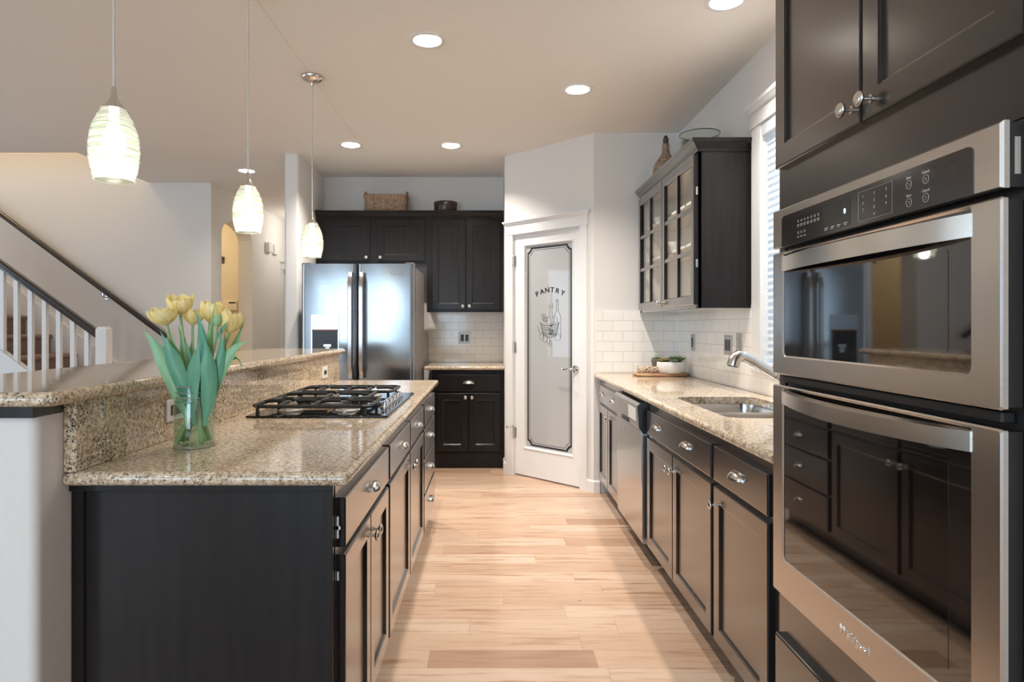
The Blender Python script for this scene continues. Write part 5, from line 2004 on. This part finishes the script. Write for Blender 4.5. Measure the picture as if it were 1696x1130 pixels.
def I(px, py, dy=0.0):
    """point seen at photo pixel (px, py), at depth JY+dy, relative to the jar base"""
    y = JY + dy
    return Vector(((px - 813) * y / FPX - JX, dy, CAM_H - (py - 541) * y / FPX - JZ))


def leaf_mb(path, width, face=(0, -1, 0), fold=0.35, n=22, twist=0.0):
    """strap leaf along a cubic path; face is the side it shows"""
    pts = bez(*path, n)
    mb = MB()
    ls = []
    for i, p in enumerate(pts):
        t = i / n
        tg = (pts[min(i + 1, n)] - pts[max(i - 1, 0)]).normalized()
        f = Vector(face)
        if twist:
            f = Matrix.Rotation(twist * t, 3, tg) @ f
        s_ = tg.cross(f).normalized()
        nrm = s_.cross(tg).normalized()
        wv = width * (0.38 + 0.62 * math.sin(PI * min(1, t * 0.95 + 0.08)) ** 0.8) * min(1.0, ((1 - t) * 2.6 + 0.02)) ** 0.75 * min(1.0, 0.30 + 3.2 * t)
        wave = 0.06 * width * math.sin(9 * t)
        row = []
        for q in (-1, -0.66, -0.33, 0, 0.33, 0.66, 1):
            row.append(tuple(p + s_ * wv * 0.5 * q + nrm * (-fold * wv * 0.5 * q * q + wave * q)))
        ls.append(row)
    mb.loops(ls, False, False, closed=False)
    return mb


def blossom_mb(r, h, openness, seed):
    """double tulip head: three rings of cupped petals"""
    rnd = random.Random(seed)
    mb = MB()
    for ring, (cnt, sc_, op) in enumerate(((5, 1.0, openness), (5, 0.92, openness * 0.72), (4, 0.78, openness * 0.42))):
        for k in range(cnt):
            a0 = 2 * PI * (k + 0.5 * ring) / cnt + rnd.uniform(-0.2, 0.2)
            H = h * sc_ * rnd.uniform(0.9, 1.1)
            o = op * rnd.uniform(0.85, 1.15)
            wd = 2.1 * r / cnt * 2.35 * sc_
            ls = []
            nt_, ns_ = 15, 8
            for i in range(nt_ + 1):
                t = 1 - (1 - i / nt_) ** 1.7
                rr_ = r * sc_ * (math.sin(PI * 0.60 * t ** 0.7) * 0.97 + o * (t ** 2.0 - 0.25 * t ** 6))
                z = H * t ** 1.25 * (1 - 0.10 * o * t * t)
                wv = wd * (0.30 + 0.70 * math.sin(PI * min(0.62, 0.66 * t)) ) * (1 if t < 0.62 else math.sqrt(max(0.02, 1 - ((t - 0.62) / 0.38) ** 2.8 * 0.985)))
                row = []
                for j in range(ns_ + 1):
                    q = j / ns_ * 2 - 1
                    a = a0 + q * wv * 0.5 / max(rr_, r * 0.35)
                    rj = rr_ * (1 - 0.07 * q * q) + 0.0016 * math.sin(5 * q + 7 * t + k)
                    zz = z - 0.05 * h * q * q * t + 0.0014 * math.sin(7 * q + k) * t
                    row.append((rj * math.cos(a), rj * math.sin(a), zz))
                ls.append(row)
            mb.loops(ls, False, False, closed=False)
    mb.lathe([(0.004, -0.004), (r * 0.45, 0.004), (r * 0.6, 0.014)], 14, cap1=False)
    return mb


TUL = [
    # label, head base px/py, dy, r, h, openness, tilt (deg toward -x), stem offset, head material, leaves
    ('wide open yellow tulip, lowest bloom on the stair side of the jar', 276, 537, -0.03, 0.039, 0.052, 0.16, 10, (-0.030, -0.012), 'petal',
     [((312, 700, -0.03), (296, 640, -0.035), (268, 580, -0.05), (236, 547, -0.055), 0.050, 'leaflight', (0.25, -1, 0.3)),
      ((316, 690, -0.035), (296, 620, -0.05), (284, 590, -0.055), (265, 548, -0.045), 0.044, 'leafblue', (0.1, -1, 0.0)),
      ((320, 680, -0.02), (300, 610, -0.03), (284, 585, -0.03), (280, 540, -0.03), 0.030, 'leaf', (-0.2, -1, 0))]),
    ('tall yellow tulip at the top of the bunch, petal pointing outward', 299, 519, 0.0, 0.036, 0.058, 0.22, 4, (-0.014, 0.020), 'petal',
     [((316, 690, 0.0), (304, 600, 0.0), (310, 580, 0.01), (293, 536, 0.01), 0.034, 'leaf', (0, -1, 0)),
      ((320, 690, 0.01), (316, 600, 0.0), (300, 575, 0.0), (300, 530, 0.01), 0.026, 'leafblue', (-0.3, -1, 0))]),
    ('half hidden yellow tulip behind the leaves at the middle of the bunch', 319, 537, 0.03, 0.030, 0.046, 0.08, -2, (0.0, 0.026), 'petal',
     [((335, 690, 0.02), (330, 600, 0.01), (345, 560, -0.03), (320, 508, -0.02), 0.034, 'leafblue', (0, -1, 0)),
      ((320, 706, -0.035), (308, 640, -0.05), (318, 600, -0.062), (333, 558, -0.05), 0.047, 'leafblue', (-0.35, -1, 0.1)),
      ((326, 690, 0.03), (322, 620, 0.03), (316, 590, 0.03), (318, 556, 0.03), 0.026, 'leaf', (0.3, -1, 0))]),
    ('upright yellow tulip behind the green bud', 348, 533, 0.03, 0.039, 0.062, 0.14, -4, (0.014, 0.022), 'petal',
     [((338, 706, -0.035), (350, 640, -0.055), (348, 600, -0.062), (334, 551, -0.045), 0.044, 'leafblue', (0.3, -1, 0.05)),
      ((348, 680, -0.01), (345, 600, -0.03), (345, 560, -0.03), (357, 500, -0.015), 0.018, 'leaf', (0.6, -1, 0)),
      ((342, 690, 0.0), (338, 620, -0.01), (352, 590, -0.02), (342, 548, -0.02), 0.026, 'leaf', (0, -1, 0))]),
    ('closed green tulip bud among the yellow blooms', 359, 539, -0.02, 0.013, 0.034, 0.0, -3, (0.020, -0.016), 'bud',
     [((340, 690, -0.02), (356, 620, -0.035), (372, 595, -0.04), (364, 541, -0.03), 0.032, 'leafblue', (0, -1, 0)),
      ((356, 566, -0.02), (360, 556, -0.025), (370, 540, -0.03), (381, 527, -0.03), 0.013, 'leafblue', (-0.4, -1, 0.2))]),
    ('yellow tulip leaning outward toward the cooktop', 381, 549, 0.0, 0.036, 0.054, 0.14, -22, (0.032, 0.0), 'petal',
     [((338, 690, -0.02), (362, 620, -0.03), (375, 562, -0.03), (420, 565, -0.03), 0.034, 'leaflight', (0.2, -1, 0.55)),
      ((342, 680, 0.01), (365, 610, 0.02), (385, 580, 0.03), (410, 519, 0.03), 0.026, 'leaf', (-0.3, -1, 0)),
      ((340, 690, -0.01), (352, 630, -0.02), (374, 600, -0.02), (372, 548, -0.01), 0.030, 'leaf', (0.2, -1, 0)),
      ((348, 650, 0.0), (370, 590, 0.0), (398, 575, 0.0), (400, 612, 0.0), 0.016, 'leaf', (0.2, -0.6, 1))]),
]
for k, (lbl, hx, hy, dy, r, h, op, tilt, bo, hm, leaves) in enumerate(TUL):
    t = thing('tulip', lbl, 'tulip', (JX, JY, JZ), 0, 'yellow tulips in the glass jar')
    hp = I(hx, hy, dy)
    b = Vector((-0.041 * math.copysign(1, hx - 322) * (0.75 + 0.04 * k), 0.034 * math.sin(2.1 * k), 0.014))
    m1 = Vector((bo[0] * 0.7, bo[1] * 0.7, 0.16))
    m2 = hp + Vector((math.sin(R(tilt)) * 0.10, 0, -0.11))
    pts = bez(b, m1, m2, hp, 20)
    MB().tube(pts, [0.0078] * 6 + [0.006] * 9 + [0.0044] * 6, 8).build('stem', 'stem', t, smooth=True)
    if hm == 'petal':
        bl_ = blossom_mb(r, h, op, 20 + k).build('blossom', 'petal', t, smooth=True, angle=80)
    else:
        bl_ = MB().lathe([(0.003, -0.004), (0.009, 0.0), (0.0135, 0.010), (0.0135, 0.020), (0.009, 0.030), (0.003, 0.036)], 18).build('bud', 'bud', t, smooth=True, angle=80)
    bl_.location = hp
    bl_.rotation_euler = (R(12), -R(tilt), 0.5 * k)
    for (p0, p1, p2, p3, wd, mt, fc_) in leaves:
        leaf_mb((I(*p0), I(*p1), I(*p2), I(*p3)), wd, fc_).build('leaf', mt, t, smooth=True, angle=80)
